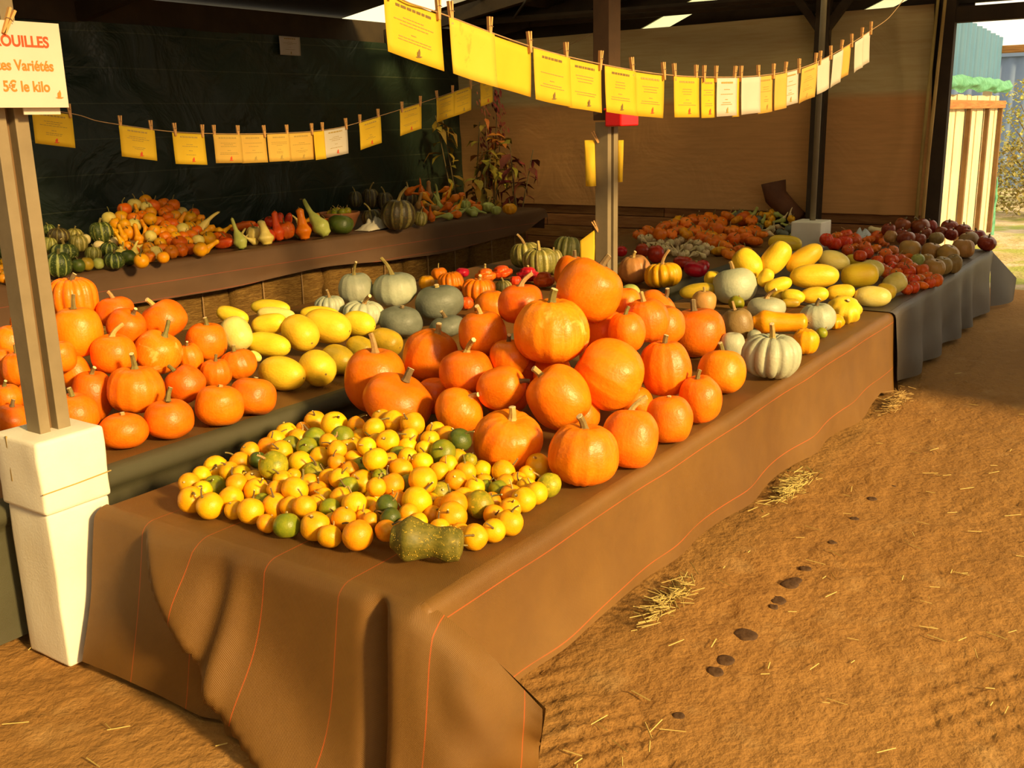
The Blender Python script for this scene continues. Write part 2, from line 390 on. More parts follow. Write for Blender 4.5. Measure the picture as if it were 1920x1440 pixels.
quadboard('translucent_panel', [(sl(5.36,2.40),2.40),(sl(5.02,2.40),2.40),(sl(5.02,zt),zt),(sl(5.36,zt),zt)], MT['sky'], .004)
quadboard('translucent_panel', [(sl(3.10,2.40),2.40),(sl(2.84,2.40),2.40),(sl(2.84,2.6),2.6),(sl(3.10,2.6),2.6)], MT['sky'], .004)
quadboard('gable_board', [(sl(3.10,2.6),2.6),(1.9,2.6),(1.9,zt),(sl(3.10,zt),zt)], MT['darkwood'])
# ceiling: sheets on rafters, rising towards the open aisle side
def roofz(y): return 2.66+(7.6-y)*.160
ce = empty('ceiling', (4, 3, 3), kind='structure')
YE = -2.2
sky_bays = [(8.2, 9.0), (3.0, 3.8), (-.5, .3)]
x = -3.0
while x < 10.2:
    x1 = min(x+.8, 10.25)
    m = MB(); n = 12; ya, yb = 7.75, YE
    for i in range(n):
        y0, y1 = ya+(yb-ya)*i/n, ya+(yb-ya)*(i+1)/n
        m.poly([(x,y0,roofz(y0)),(x1,y0,roofz(y0)),(x1,y1,roofz(y1)),(x,y1,roofz(y1))])
    light = any(abs((x+x1)/2-(a+b)/2) < .4 for a, b in sky_bays)
    o = m.build('translucent_sheet' if light else 'roof_sheet', MT['sky'] if light else MT['roof']); child_world(o, ce); x = x1
for y in (6.2, 4.6, 3.0, 1.2, -.6, -2.1):
    o = MB().box((3.6, y, roofz(y)-.06),(13.2,.07,.11)).build('purlin', MT['darkwood']); child_world(o, ce)
for xr in (-1.8, 1.65, 5.1, 8.75, 9.95):
    L = (7.5-YE); ang = math.atan(.16)
    o = MB().box((xr, (7.5+YE)/2, (roofz(7.5)+roofz(YE))/2-.18),(.08, L/math.cos(ang), .14), rot=Matrix.Rotation(-ang, 3, 'X')).build('rafter', MT['darkwood']); child_world(o, ce)
for (a, b) in (((9.9,6.4,2.62),(9.9,2.0,2.62)), ((9.6,7.3,2.66),(9.6,-.3,2.60)), ((5.1,2.8,2.75),(9.8,6.6,2.66)), ((5.1,6.6,2.55),(9.8,3.6,2.7))):
    o = MB().tube([a, b], .035 if a[0] > 9 else .012, 6).build('brace', MT['darkwood']); child_world(o, ce)
wf = empty('wall_front_blocker', (-3.2, 2.7, 0), kind='structure')  # added behind the camera to cut the ambient sky light
WF = MB().box((-3.2, 2.7, 1.7),(.06, 9.9, 3.4)).build('cladding', MT['roof']); child_world(WF, wf)
# wall added out of view to keep the sun off the far aisle
wr = empty('wall_right_blocker', (7.6, -2.2, 0), kind='structure')
def corr(name, p0, ux, L, z0, z1, pitch, dep, mat, parent=None, z0b=None, z1b=None):
    """corrugated sheet along horizontal direction ux"""
    n = int(L/pitch*8); nrm = V((-ux.y, ux.x, 0)); m = MB()
    for i in range(n+1):
        t = i/n; s = L*t; off = nrm*(dep*math.tanh(2.2*math.sin(2*PI*s/pitch)))
        zb = z0 if z0b is None else z0+(z0b-z0)*t; zt = z1 if z1b is None else z1+(z1b-z1)*t
        b = p0+ux*s+off; m.v += [V((b.x,b.y,zb)), V((b.x,b.y,zt))]
    m.f = [(2*i,2*i+2,2*i+3,2*i+1) for i in range(n)]
    o = obj(name, mesh(name, m.v, m.f, True), mat)
    if parent: child_world(o, parent)
    return o
for i in range(7): corr('corrugated_sheet', V((5.5+i*.67,-2.2,0)), V((1,0,0)), .68, 0, 4.15, .09, .012, MT['blue'], wr)
for xx in (5.5, 7.8, 10.15): o = MB().box((xx,-2.14,2.1),(.1,.1,4.2)).build('wall_post', MT['darkwood']); child_world(o, wr)
o = MB().box((10.02,-.05,2.41),(.12,4.4,.13)).build('lintel', MT['darkwood']); child_world(o, wb)
o = MB().box((10.12,-.05,3.35),(.06,4.4,1.68)).build('gable_sheet', MT['roof']); child_world(o, wb)

# ------------------------------------------------------------------ outside, past the back doorway
wa = empty('wall_annex', (12.3, 2.35, 0), kind='structure')
for i in range(5):
    x0 = 10.4+i*.86
    if x0 > 14: break
    corr('corrugated_sheet', V((x0, 2.42, 0)), V((1,0,0)), .87, 1.85, 2.62-.03*i, 0.26, .05, MT['blue'], wa, None, 2.62-.03*(i+1))
x0 = 10.5
rr = random.Random(3)
while x0 < 14.5:
    wd = .19+rr.uniform(-.02,.02)
    o = MB().box((x0+wd/2, 2.36+rr.uniform(-.008,.008), .90),(wd-.014,.03,1.72+rr.uniform(-.02,.02))).build('plank', MT['palewood'], bevel=.004); child_world(o, wa); x0 += wd
for xx in (11.2, 12.5, 13.6, 14.5):
    o = MB().box((xx, 2.31, .85),(.07,.05,1.6)).build('batten', MT['wood'], bevel=.004); child_world(o, wa)
o = MB().box((12.5, 2.30, 1.66),(4.2,.06,.09)).build('top_rail', MT['plank'], bevel=.005); child_world(o, wa)
def nf(u, v):
    x = 10.6+4.1*u; z = 1.80+.15*v+.05*noise.noise(V((x*2, v*1, 0))); return (x, 2.27-.05*math.sin(v*3)+.04*noise.noise(V((x*3, v*3, 5))), z)
o = obj('green_netting', sheet_grid('green_netting', 50, 8, nf), MT['net']); child_world(o, wa)
def nf2(u, v):
    x = 10.45+.2*u+.1*noise.noise(V((u*2, v*3, 3))); z = .0+1.3*v; return (x, 2.25+.05*noise.noise(V((u*2, v*4, 5))), z)
o = obj('green_netting', sheet_grid('green_netting', 8, 20, nf2), MT['net']); child_world(o, wa)
def nf3(u, v):
    x = 14.62+.14*u*(1.3-v); z = .0+.75*v; return (x, 2.30+.05*noise.noise(V((u*2, v*4, 9))), z)
o = obj('green_netting', sheet_grid('green_netting', 6, 14, nf3), MT['net']); child_world(o, wa)
o = MB().box((14.6, 1.2, 2.33),(.09,3.0,.09)).build('cross_beam', MT['plank'], bevel=.006); child_world(o, wa)
o = MB().box((14.6, 2.5, 1.25),(.10,.10,2.5)).build('corner_post', MT['palewood'], bevel=.006); child_world(o, wa)
# grey-blue barn across the yard
barn = empty('barn', (24, 4, 0), label='large blue-grey corrugated metal barn across the yard beyond the doorway', cat='building')
for i in range(9):
    o = corr('wall_sheet', V((24, 6.6-i*1.35, 0)), V((0,-1,0)), 1.36, -.2, 2.68, .27, .02, MT['bgrey'], barn)
o = MB().box((24.02, .8, 2.70),(.2,12.4,.1)).build('eave_trim', MT['bgrey']); child_world(o, barn)
def leafmesh(name, w_=.5, bend=.25):
    vs = [(0,0,0),(-w_*.5,.35,.06),(w_*.5,.35,.06),(-w_*.42,.7,.02),(w_*.42,.7,.02),(0,1,-bend),(0,.35,0),(0,.7,-.04)]
    fs = [(0,6,1),(0,2,6),(1,6,7,3),(6,2,4,7),(3,7,5),(7,4,5)]
    return mesh(name, vs, fs, True)
def bush(loc, rad, h, n, seed, label):
    r = random.Random(seed); b = empty('shrub', loc, label=label, cat='shrub', group='shrubs in the yard')
    m = MB(); st = MB()
    for k in range(9):
        a = r.uniform(0, 2*PI); e = V((math.cos(a)*rad*.7, math.sin(a)*rad*.7, h*r.uniform(.6,.95))); st.tube([(0,0,-.03), e*.5+V((0,0,.1)), e], [.02,.014,.005], 5)
    for k in range(n):
        a = r.uniform(0, 2*PI); q = r.random()**.5; z = h*r.uniform(.08, 1); rr_ = rad*q*math.sqrt(max(.05, 1-(z/h-.4)**2*1.6))
        p = V((math.cos(a)*rr_, math.sin(a)*rr_, z)); s = r.uniform(.05,.09)
        R_ = Matrix.Rotation(r.uniform(0,6.3), 3, 'Z')@Matrix.Rotation(r.uniform(-1,1.2), 3, 'X')
        m.poly([p+R_@V(c)*s for c in ((0,0,0),(-.35,.5,.05),(0,1,-.1),(.35,.5,.05))])
    obj('foliage', mesh('foliage', m.v, m.f), MT['gleaf'], b, kind='stuff'); st.build('stem', MT['darkstem'], b)
bush((17.6, 2.0, -.02), 1.0, 1.15, 3200, 1, 'loose yellow-green shrub standing in the yard before the barn')
bush((15.6, 1.35, -.02), .55, .45, 1300, 2, 'low clump of yellow-green weeds on the yard gravel')
bush((20.5, 2.2, -.02), 1.3, 2.1, 3600, 3, 'taller shrub growing close to the blue-grey barn')

# ------------------------------------------------------------------ cloth-covered display rows
def nz(x, y, z, s): return noise.noise(V((x*s, y*s, z*s)))
class Cloth:
    def __init__(s): s.v = []; s.f = []; s.uv = []
    def surf(s, nu, nv, fn):
        b = len(s.v)
        for i in range(nu+1):
            for j in range(nv+1):
                p, uv = fn(i/nu, j/nv); s.v.append(V(p)); s.uv.append(uv)
        for i in range(nu):
            for j in range(nv):
                s.f.append((b+i*(nv+1)+j, b+(i+1)*(nv+1)+j, b+(i+1)*(nv+1)+j+1, b+i*(nv+1)+j+1))
    def build(s, name, mat, merge=.004, **k):
        me = mesh(name, s.v, s.f, True, s.uv); bm = bmesh.new(); bm.from_mesh(me)
        bmesh.ops.remove_doubles(bm, verts=bm.verts, dist=merge); bmesh.ops.recalc_face_normals(bm, faces=bm.faces); bm.to_mesh(me); bm.free()
        return obj(name, me, mat, **k)
def pl(t, tab):  # piecewise linear
    for (a, va), (b, vb) in zip(tab, tab[1:]):
        if t <= b: return va+(vb-va)*max(0, (t-a)/(b-a))
    return tab[-1][1]
def sm(t): t = max(0, min(1, t)); return t*t*(3-2*t)

ZT = .5
# front row, brown cloth
X0, X1, YR, YL = 1.70, 5.95, 1.43, 2.65
cl = Cloth()
def topz(x, y): return ZT-.006+.004*nz(x, y, 0, 3)
cl.surf(86, 26, lambda a, b: ((X0+(X1-X0)*a, YR+(YL-YR)*b, topz(X0+(X1-X0)*a, YR+(YL-YR)*b)), (YR+(YL-YR)*b, X0+(X1-X0)*a)))
hem = [(1.7,.16),(2.3,.165),(2.9,.14),(3.9,.115),(4.6,.10),(5.3,.05),(5.6,.10),(5.95,.02)]
def drop(q, zt, zb, bulge=.03):  # q 0..1 -> (outward, z): rounded edge then straight fall
    if q < .2:
        a = q/.2*PI/2; return bulge*math.sin(a), zt-bulge*(1-math.cos(a))
    t = (q-.2)/.8; return bulge+.0*t, (zt-bulge)+(zb-zt+bulge)*t
def right(a, q):
    x = X0+(X1-X0)*a; zb = pl(x, hem); o_, z = drop(q, topz(x, YR), zb)
    fl = q*q*.045+q*(.022*nz(x, 0, q, 1.6)+.012*math.sin(x*9+2*nz(x, 1, 0, 2)))*sm((x-1.8)/.5)
    return (x, YR-o_-fl, z), (YR-(ZT-z)*1.03-.01, x)
cl.surf(110, 20, right)
def left(a, q):
    x = X0+(X1-X0)*a; o_, z = drop(q, topz(x, YL), .05); return (x, YL+o_*.6+q*.01*nz(x, 0, q, 3), z), (YL+ZT-z, x)
cl.surf(60, 10, left)
def corner(a, q):
    an = PI+a*PI/2; o_, z = drop(q*.42, ZT-.006, .1); return (X0+math.cos(an)*o_, YR+math.sin(an)*o_, z), (YR-.01, X0)
cl.surf(10, 8, corner)
# front end: hangs to the ground in slanting folds
def fold(y, q):
    d = 0
    y1 = 2.42-.62*q**1.6            # long diagonal fold sweeping down to the aisle
    t = (y-y1)
    d += .085*sm(q*2.2)*math.exp(-(max(0, -t)/.20)**2 if t < 0 else -(t/.025)**2)
    y2 = 2.03-.02*q; d += .03*sm(q*1.6)*math.exp(-((y-y2)/.035)**2)*(1-.4*q)-.02*sm(q*1.6)*math.exp(-((y-y2-.07)/.04)**2)
    y3 = 1.52-.05*q; d -= .06*sm(q*3)*math.exp(-((y-y3-.03)/.03)**2)
    d += .028*sm(q*3)*math.exp(-((y-y3+.05)/.05)**2)
    return d
def front(a, q):
    y = YL+.02+(YR-YL-.02)*a
    zb = .012 if y < 2.0 else .012+.02*sm((y-2.0)/.4)
    o_, z = drop(q, topz(X0, y), zb); fl = q*.085+q*q*.03+.012*nz(y, q*.6, 0, 4)*q
    yy = y+.10*q*q*(1-a)*0
    return (X0-o_-fl-fold(y, q), yy, z), (y, X0-(ZT-z))
cl.surf(100, 26, front)
# loose corner: spare cloth stands away from the corner as an ear
Cc = V((X0-.01, YR-.005, ZT-.012)); Rt = V((1.775, 1.145, .255)); Bt = V((1.845, 1.215, .008))
def ear_front(a, q):
    (p0, _) = front(1, q); p0 = V(p0)
    top = Cc.lerp(Rt, a)+V((0,0,.020*math.sin(a*PI))); bot = V(front(1, 1)[0]).lerp(Bt, a)
    base = top.lerp(bot, q)
    curve = p0-Cc.lerp(V(front(1, 1)[0]), q)
    p = base+curve*(1-sm(a))
    p += V((-.045, -.05, 0))*math.sin(a*PI)*math.sin(min(1, q*1.2+.05)*PI*.62)
    p += V((-.02, -.016, 0))*math.sin(q*PI)*sm(a*3)*(.4+nz(a, q, 3, 3))
    if q < .12: p -= V((-.02,-.02,0))*(1-q/.12)*.3
    return p, (YR-a*.40, X0-(top.z-p.z)-a*.1)
cl.surf(34, 26, ear_front)
def ear_back(a, q):
    p0 = V(ear_front(1, q)[0]); n_ = .20
    pr = V(right(0.0, q)[0]); xx = X0+.02+.36
    pe = V(right(.36/(X1-X0-.02), q)[0])
    ridge = Rt.lerp(Cc, a)
    top = ridge+V((.012,.0,.012*math.sin(a*PI)))
    bot = Bt.lerp(V(right(.025, 1)[0]), a)
    p = top.lerp(bot, q)
    p += V((.03, -.006, 0))*math.sin(a*PI)*math.sin(q*PI)
    return p, (YR-.40*(1-a)-(ZT-p.z)*a, X0+.4*a)
cl.surf(18, 20, ear_back)
cl.build('table_cloth', MT['cloth'], label='brown woven ground cloth with thin orange lines over the front display row', cat='cloth')
# raised fold in the cloth beside the gourds
def rf(a, b):
    p = V((2.30,1.60,0)).lerp(V((2.42,1.43,0)), b); q = (a-.5)*2
    return (p.x+q*.05*(1.15-b), p.y-q*.01, ZT-.004+.016*b*(1-q*q)), (0, 0)
# front row, dark cloth on the far half
X2, X3 = 5.90, 9.0
cd = Cloth()
cd.surf(50, 20, lambda a, b: ((X2+(X3-X2)*a, YR-.01+(YL-YR)*b, topz(X2+(X3-X2)*a, YR+(YL-YR)*b)+.006), (b, a*3)))
def dright(a, q):
    x = X2+(X3-X2)*a; o_, z = drop(q, topz(x, YR)+.006, .035)
    fl = q*.02+q*.035*math.sin(x*11+2.5*nz(x, 0, 0, 1.4))*sm(q*2)+.02*q*nz(x, q, 2, 3)
    return (x, YR-.012-o_-fl, z), (q*.5, x)
cd.surf(120, 14, dright)
def dend(a, q):
    y = YR-.01+(YL-YR)*a; o_, z = drop(q, topz(X3, y)+.006, .05); return (X3+o_+q*.03, y, z), (y, q*.5)
cd.surf(24, 10, dend)
Cd = V((X3, YR-.02, ZT)); 
def dear(a, q):
    tip = V((X3+.55, YR-.16, .20)); top = Cd.lerp(tip, a); bot = V((X3, YR-.06, .035)).lerp(V((X3+.42, YR-.17, .03)), a)
    p = top.lerp(bot, q); p.y -= .04*math.sin(a*PI)*q; return p, (a, q)
cd.surf(16, 10, dear)
cd.build('table_cloth', MT['bcloth'], label='dark grey plastic ground cloth over the far half of the front row', cat='cloth')
# middle row
XM0, XM1, YM0, YM1 = .2, 9.75, 2.97, 4.70
cm = Cloth()
cm.surf(90, 16, lambda a, b: ((XM0+(XM1-XM0)*a, YM0+.03+(YM1-YM0-.03)*b, ZT-.006+.003*nz(a*9, b*2, 1, 3)), (b*1.4, a*9)))
cm.build('table_cloth', MT['cloth'], label='brown ground cloth lying flat over the middle display row', cat='cloth')
cm = Cloth()
def mfront(a, q):
    x = XM0+(XM1-XM0)*a
    if q < .35:
        t = q/.35*PI*.9; r_ = .045; o_ = r_*math.sin(t); z = ZT-.005-r_*(1-math.cos(t))+.0
    else:
        t = (q-.35)/.65; o_ = .014+.0*t+.02*t*nz(x, t, 0, 2); z = ZT-.09-(ZT-.12)*t
    return (x, YM0+.03-o_+.004*nz(x, q, 5, 4), z), (x, q*.6)
cm.surf(150, 18, mfront)
def mback(a, q): x = XM0+(XM1-XM0)*a; return (x, YM1+.01*nz(x, q, 1, 3), ZT-.006-(ZT-.05)*q), (x, q*.5)
cm.surf(40, 4, mback)
cm.build('row_skirt', MT['gcloth'], label='black-green plastic skirt rolled over the edge of the middle row', cat='cloth')
# rear row on straw bales
ZR, XR0, XR1, YR0, YR1 = .72, 1.2, 9.0, 5.80, 7.36
cr = Cloth()
def yf(x): return 5.96-.045*(x-3.5)
cr.surf(70, 16, lambda a, b: ((XR0+(XR1-XR0)*a, yf(XR0+(XR1-XR0)*a)+(YR1-yf(XR0+(XR1-XR0)*a))*b, ZR-.006+.006*nz(a*7, b*2, 2, 3)), (YR0+(YR1-YR0)*b, a*7)))
def rfront(a, q):
    x = XR0+(XR1-XR0)*a; zb = .47+.05*nz(x, 0, 0, .9)-.02*math.sin(x*2)+.14*sm((x-8.5)/.5)
    o_, z = drop(q, ZR-.006, zb, .035); return (x, yf(x)-o_-.03*q+.025*q*nz(x, q, 2, 2.2), z), (YR0-(ZR-z), x)
cr.surf(110, 12, rfront)
def rend(a, q):
    y = yf(XR1)+(YR1-yf(XR1))*a; o_, z = drop(q, ZR-.006, .5, .03); return (XR1+o_, y, z), (y, q)
cr.surf(16, 6, rend)
cr.build('table_cloth', MT['rcloth'], label='reddish-brown ground cloth over the rear row of straw bales', cat='cloth')

# straw bales
def bale_mesh(L, W, H, seed):
    nx, ny_, nz_ = 14, 6, 6; m = MB()
    bm = bmesh.new(); bmesh.ops.create_cube(bm, size=1); bmesh.ops.subdivide_edges(bm, edges=bm.edges, cuts=9, use_grid_fill=True)
    for v in bm.verts:
        p = V((v.co.x*L, v.co.y*W, v.co.z*H)); d = v.co.normalized()
        k = noise.noise(p*7+V((seed,0,0)))*.014+noise.noise(p*22+V((0,seed,0)))*.008
        e = max(0, abs(v.co.x)+abs(v.co.y)+abs(v.co.z)-.95)
        p -= d*(e*.10)
        v.co = p+d*k+V((0,0,H/2))
    me = bpy.data.meshes.new('bale'); bm.to_mesh(me); bm.free(); me.polygons.foreach_set('use_smooth', [True]*len(me.polygons)); return me
bm_r = [bale_mesh(.93, .86, .665, k) for k in range(2)]; bm_f = [bale_mesh(.86, 1.06, .455, k+5) for k in range(2)]
def twine(L, W, H):
    return [MB().tube([(s*L,-W*.515,.04),(s*L,-W*.517,H*.5),(s*L,-W*.512,H*.96)], .004, 5).me('twine') for s in (-.22, .22)]
tw_r = twine(.93,.86,.665)
i = 0; x = XR0+.5
while x+.46 < XR1:
    b = obj('straw_bale', bm_r[i%2], MT['bale'], None, (x, yf(x)+.50, .015), label='compressed straw bale carrying the rear display row', cat='straw bale', group='straw bales under the rear row')
    for q in tw_r: obj('twine', q, MT['string'], b)
    x += .955; i += 1
x = X0+.56; i = 0
while x+.43 < X3-.05:
    obj('straw_bale', bm_f[i%2], MT['bale'], None, (x, (YR+YL)/2, .015), label='straw bale under the brown cloth of the front row', cat='straw bale', group='straw bales under the front row'); x += .90; i += 1

# loose straw
def straw(name, spots, label, seed, mat='straw'):
    r = random.Random(seed); m = MB()
    for (cx, cy, sx, sy, n, hz) in spots:
        for k in range(n):
            p = V((r.gauss(cx, sx), r.gauss(cy, sy), 0)); p.z = .008+abs(r.gauss(0, hz)); a = r.uniform(0, PI); L = r.uniform(.02,.075)
            d = V((math.cos(a), math.sin(a), r.uniform(-.25,.25)*(hz > .01)))*L; wv = V((-math.sin(a), math.cos(a), 0))*r.uniform(.0012,.0028); u = V((0,0,.0018))
            q = p+d; q.z = max(q.z, .006)
            b = len(m.v); m.v += [p-wv, p+wv, q+wv, q-wv, p+u, q+u]; m.f += [(b,b+3,b+5,b+4),(b+1,b+4,b+5,b+2)]
    return obj(name, mesh(name, m.v, m.f), MT[mat], label=label, cat='straw', kind='stuff')
straw('loose_straw', [(2.88,1.325,.085,.02,170,.02)], 'small heap of loose straw poking out below the front row cloth', 1)
straw('loose_straw', [(4.12,1.33,.11,.02,200,.025)], 'straw tuft spilling under the cloth where the hem lifts', 2)
straw('loose_straw', [(5.72,1.29,.10,.02,200,.03)], 'ragged straw tuft at the seam of brown and dark cloth', 3)
straw('straw_litter', [(2.6,.7,1.0,.45,70,.001),(1.35,2.2,.25,.5,26,.001),(4.5,.6,1.2,.4,60,.001),(2.05,1.12,.15,.06,14,.002)], 'single straws scattered over the trodden earth floor', 4)
# dark wet marks on the floor
rd = random.Random(9)
for px, py, rp in ((1398,1190,22),(1360,1236,17),(1340,1258,16),(1458,1126,15),(1450,1140,9),(1480,1097,16),(1492,1088,12),(1510,1065,11),(1272,1341,13),(1635,934,9),(1602,971,9),(1560,1015,8),(1675,909,5)):
    p = atz(px, py, 0); _, _, d = proj(p); r_ = rp*d/F; m = MB(); n = 18
    ring = [(1+.22*noise.noise(V((px*.3+math.cos(k/n*2*PI)*1.3, math.sin(k/n*2*PI)*1.3, py)))) for k in range(n)]
    m.v.append(V((0,0,.003)))
    for q, hh in ((.55,.003),(.85,.002),(1.0,-.004)):
        for k in range(n):
            a = k/n*2*PI; m.v.append(V((math.cos(a)*r_*1.1*q*ring[k], math.sin(a)*r_*1.1*q*ring[k], hh+.003*noise.noise(V((k*.7, q*9, px))))))
    for k in range(n): m.f.append((0, 1+k, 1+(k+1)%n))
    for rr_ in range(2):
        for k in range(n): b = 1+rr_*n; m.f.append((b+k, b+n+k, b+n+(k+1)%n, b+(k+1)%n))
    big = rp > 20
    obj('dropping', m.me('dropping', True), MT['wet'], None, (p.x, p.y, floor_h(p.x, p.y)+.001), label='largest dark damp patch in the trail on the earth floor' if big else 'small dark damp spot in the trail on the earth floor', cat='dung', group=None if big else 'dark spots on the floor')

# ------------------------------------------------------------------ posts and foam sleeves
def rbox(L, W, H, bev, name):
    bm = bmesh.new(); bmesh.ops.create_cube(bm, size=1)
    for v in bm.verts: v.co = V((v.co.x*L, v.co.y*W, (v.co.z+.5)*H))
    bmesh.ops.bevel(bm, geom=list(bm.edges), offset=bev, segments=3, affect='EDGES', profile=.6)
    bmesh.ops.subdivide_edges(bm, edges=[e for e in bm.edges if e.calc_length() > .08], cuts=4, use_grid_fill=True)
    for v in bm.verts: v.co += V((noise.noise(v.co*9), noise.noise(v.co*9+V((5,5,5))), 0))*.003
    me = bpy.data.meshes.new(name); bm.to_mesh(me); bm.free(); me.polygons.foreach_set('use_smooth', [True]*len(me.polygons)); return me
def post(x, y, wdt, dep, top, label, mat='metal', z0=.0):
    p = empty('post', (x, y, z0), label=label, cat='post')
    h = top-z0
    MB().box((-wdt*.33, 0, h/2),(wdt*.34, dep, h)).build('flange', MT[mat], p, bevel=.002)
    MB().box((wdt*.30, 0, h/2),(wdt*.42, dep, h)).build('flange', MT[mat], p, bevel=.002)
    MB().box((0, dep*.15, h/2),(wdt*.4, dep*.3, h-.004)).build('web', MT['wood'], p)
    return p
post(1.635, 2.815, .098, .07, 3.40, 'pale galvanised double-channel post rising from the tall foam sleeve beside the price sign', z0=.60)
post(5.10, 2.81, .118, .08, 1.58, 'grey double-channel post with the red box, behind the big orange pumpkin heap')
pw = MB().box((5.10,2.81,2.335),(.13,.10,1.49)).build('post', MT['shaded_postwood'], bevel=.004, label='brown wooden post standing on top of the grey channel post', cat='post')
far = empty('post', (8.75, 2.80, .0), label='slim grey steel pole rising from the far foam sleeve', cat='post')
MB().tube([(0,0,.02),(0,0,3.2)], .026, 10).build('pole', MT['metal'], far, True)
dk = empty('post', (9.80, 3.13, 0), label='dark wooden post with knee braces before the tan tarpaulin', cat='post')
MB().box((0,0,1.45),(.10,.13,2.9)).build('shaft', MT['darkwood'], dk, bevel=.006)
for s in (-1, 1): MB().box((0, s*.16, 2.52),(.07,.07,.52), rot=Matrix.Rotation(-s*.65, 3, 'X')).build('knee_brace', MT['darkwood'], dk)
dp = MB().box((9.99, 2.08, 1.4),(.10,.12,2.8)).build('door_1_jamb', MT['darkwood'], kind='structure'); dp.name = 'trim_1'
for k, (ya, yb) in enumerate(((2.20,2.16),(2.145,2.10))):
    MB().tube([(9.86, ya-.0, .0),(9.86, (ya+yb)/2+.01, 1.2),(9.88, yb, 2.55)], [.017,.016,.014], 8).build('pole', MT['drystem'], smooth=True, label='slender yellow bamboo pole leaning at the doorway edge', cat='pole', group='bamboo poles at the doorway')
sl_ = empty('foam_sleeve', (1.635, 2.82, .0), label='tall white polystyrene sleeve around the foot of the post beside the price sign', cat='foam sleeve')
lo = obj('lower_block', rbox(.205, .215, .50, .012, 'lower_block'), MT['white'], sl_, (0,0,.004))
hi = obj('upper_block', rbox(.222, .232, .225, .014, 'upper_block'), MT['white'], sl_, (-.003,-.003,.505))
MB().tube([(-.115,-.12,.575),(0,-.1215,.578),(.112,-.121,.583)], .0022, 5).build('seam', MT['drystem'], sl_)
MB().box((-.1135,.035,.66),(.004,.006,.14)).build('slot', MT['drystem'], sl_)
for (x, y) in ((5.12, 2.81), (8.72, 2.80)):
    s2 = empty('foam_sleeve', (x, y, 0), label='white foam sleeve round the middle post, mostly behind pumpkins' if x < 6 else 'white foam box standing round the slim far pole', cat='foam sleeve')
    obj('lower_block', rbox(.26, .25, .46, .012, 'lower_block'), MT['white'], s2, (0,0,.004))
    obj('upper_block', rbox(.28, .26, .24 if x > 6 else .17, .012, 'upper_block'), MT['white'], s2, (0,0,.47))
rbx = empty('red_box', (5.10, 2.745, 1.555), label='small red plastic box fixed to the grey post', cat='box')
MB().box((0,-.03,.045),(.21,.10,.088)).build('body', MT['redpl'], rbx, bevel=.008); MB().box((0,-.03,.092),(.22,.11,.012)).build('lid', MT['redpl'], rbx, bevel=.004)

# ------------------------------------------------------------------ clothes pegs, cards, strings
PRONG = [MB().box((k*.0032,0,0),(.0048,.0085,.072), rot=Matrix.Rotation(k*.055, 3, 'Y')).me('prong') for k in (-1, 1)]
SPRING = MB().tube([(-.008,-.005,.004),(0,-.0055,.008),(.008,-.005,.004)], .0012, 5).me('spring')
def peg(loc, ang, label, group, s=1, tilt=0):
    o = empty('clothes_peg', loc, label=label, cat='clothes peg', group=group)
    for q in PRONG: obj('prong', q, MT['peg'], o)
    obj('spring', SPRING, MT['metal'], o)
    o.rotation_euler = (random.uniform(-.08,.08), tilt+random.uniform(-.06,.06), ang); o.scale = (s*1.2, s*1.2, s*.88); return o
def emblem_mesh(name, w_):
    m = MB(); k = w_
    m.poly([(-.5*k,-.0012,0),(-.2*k,-.0012,-.10*k),(.25*k,-.0012,-.10*k),(.55*k,-.0012,.02*k),(.15*k,-.0012,.06*k),(-.2*k,-.0012,.05*k)])
    m.poly([(-.22*k,-.0013,.08*k),(.18*k,-.0013,.08*k),(.24*k,-.0013,.45*k),(.14*k,-.0013,.85*k),(-.02*k,-.0013,.62*k),(-.2*k,-.0013,.5*k)])
    return m.me(name)
EMB = emblem_mesh('emblem', .026)
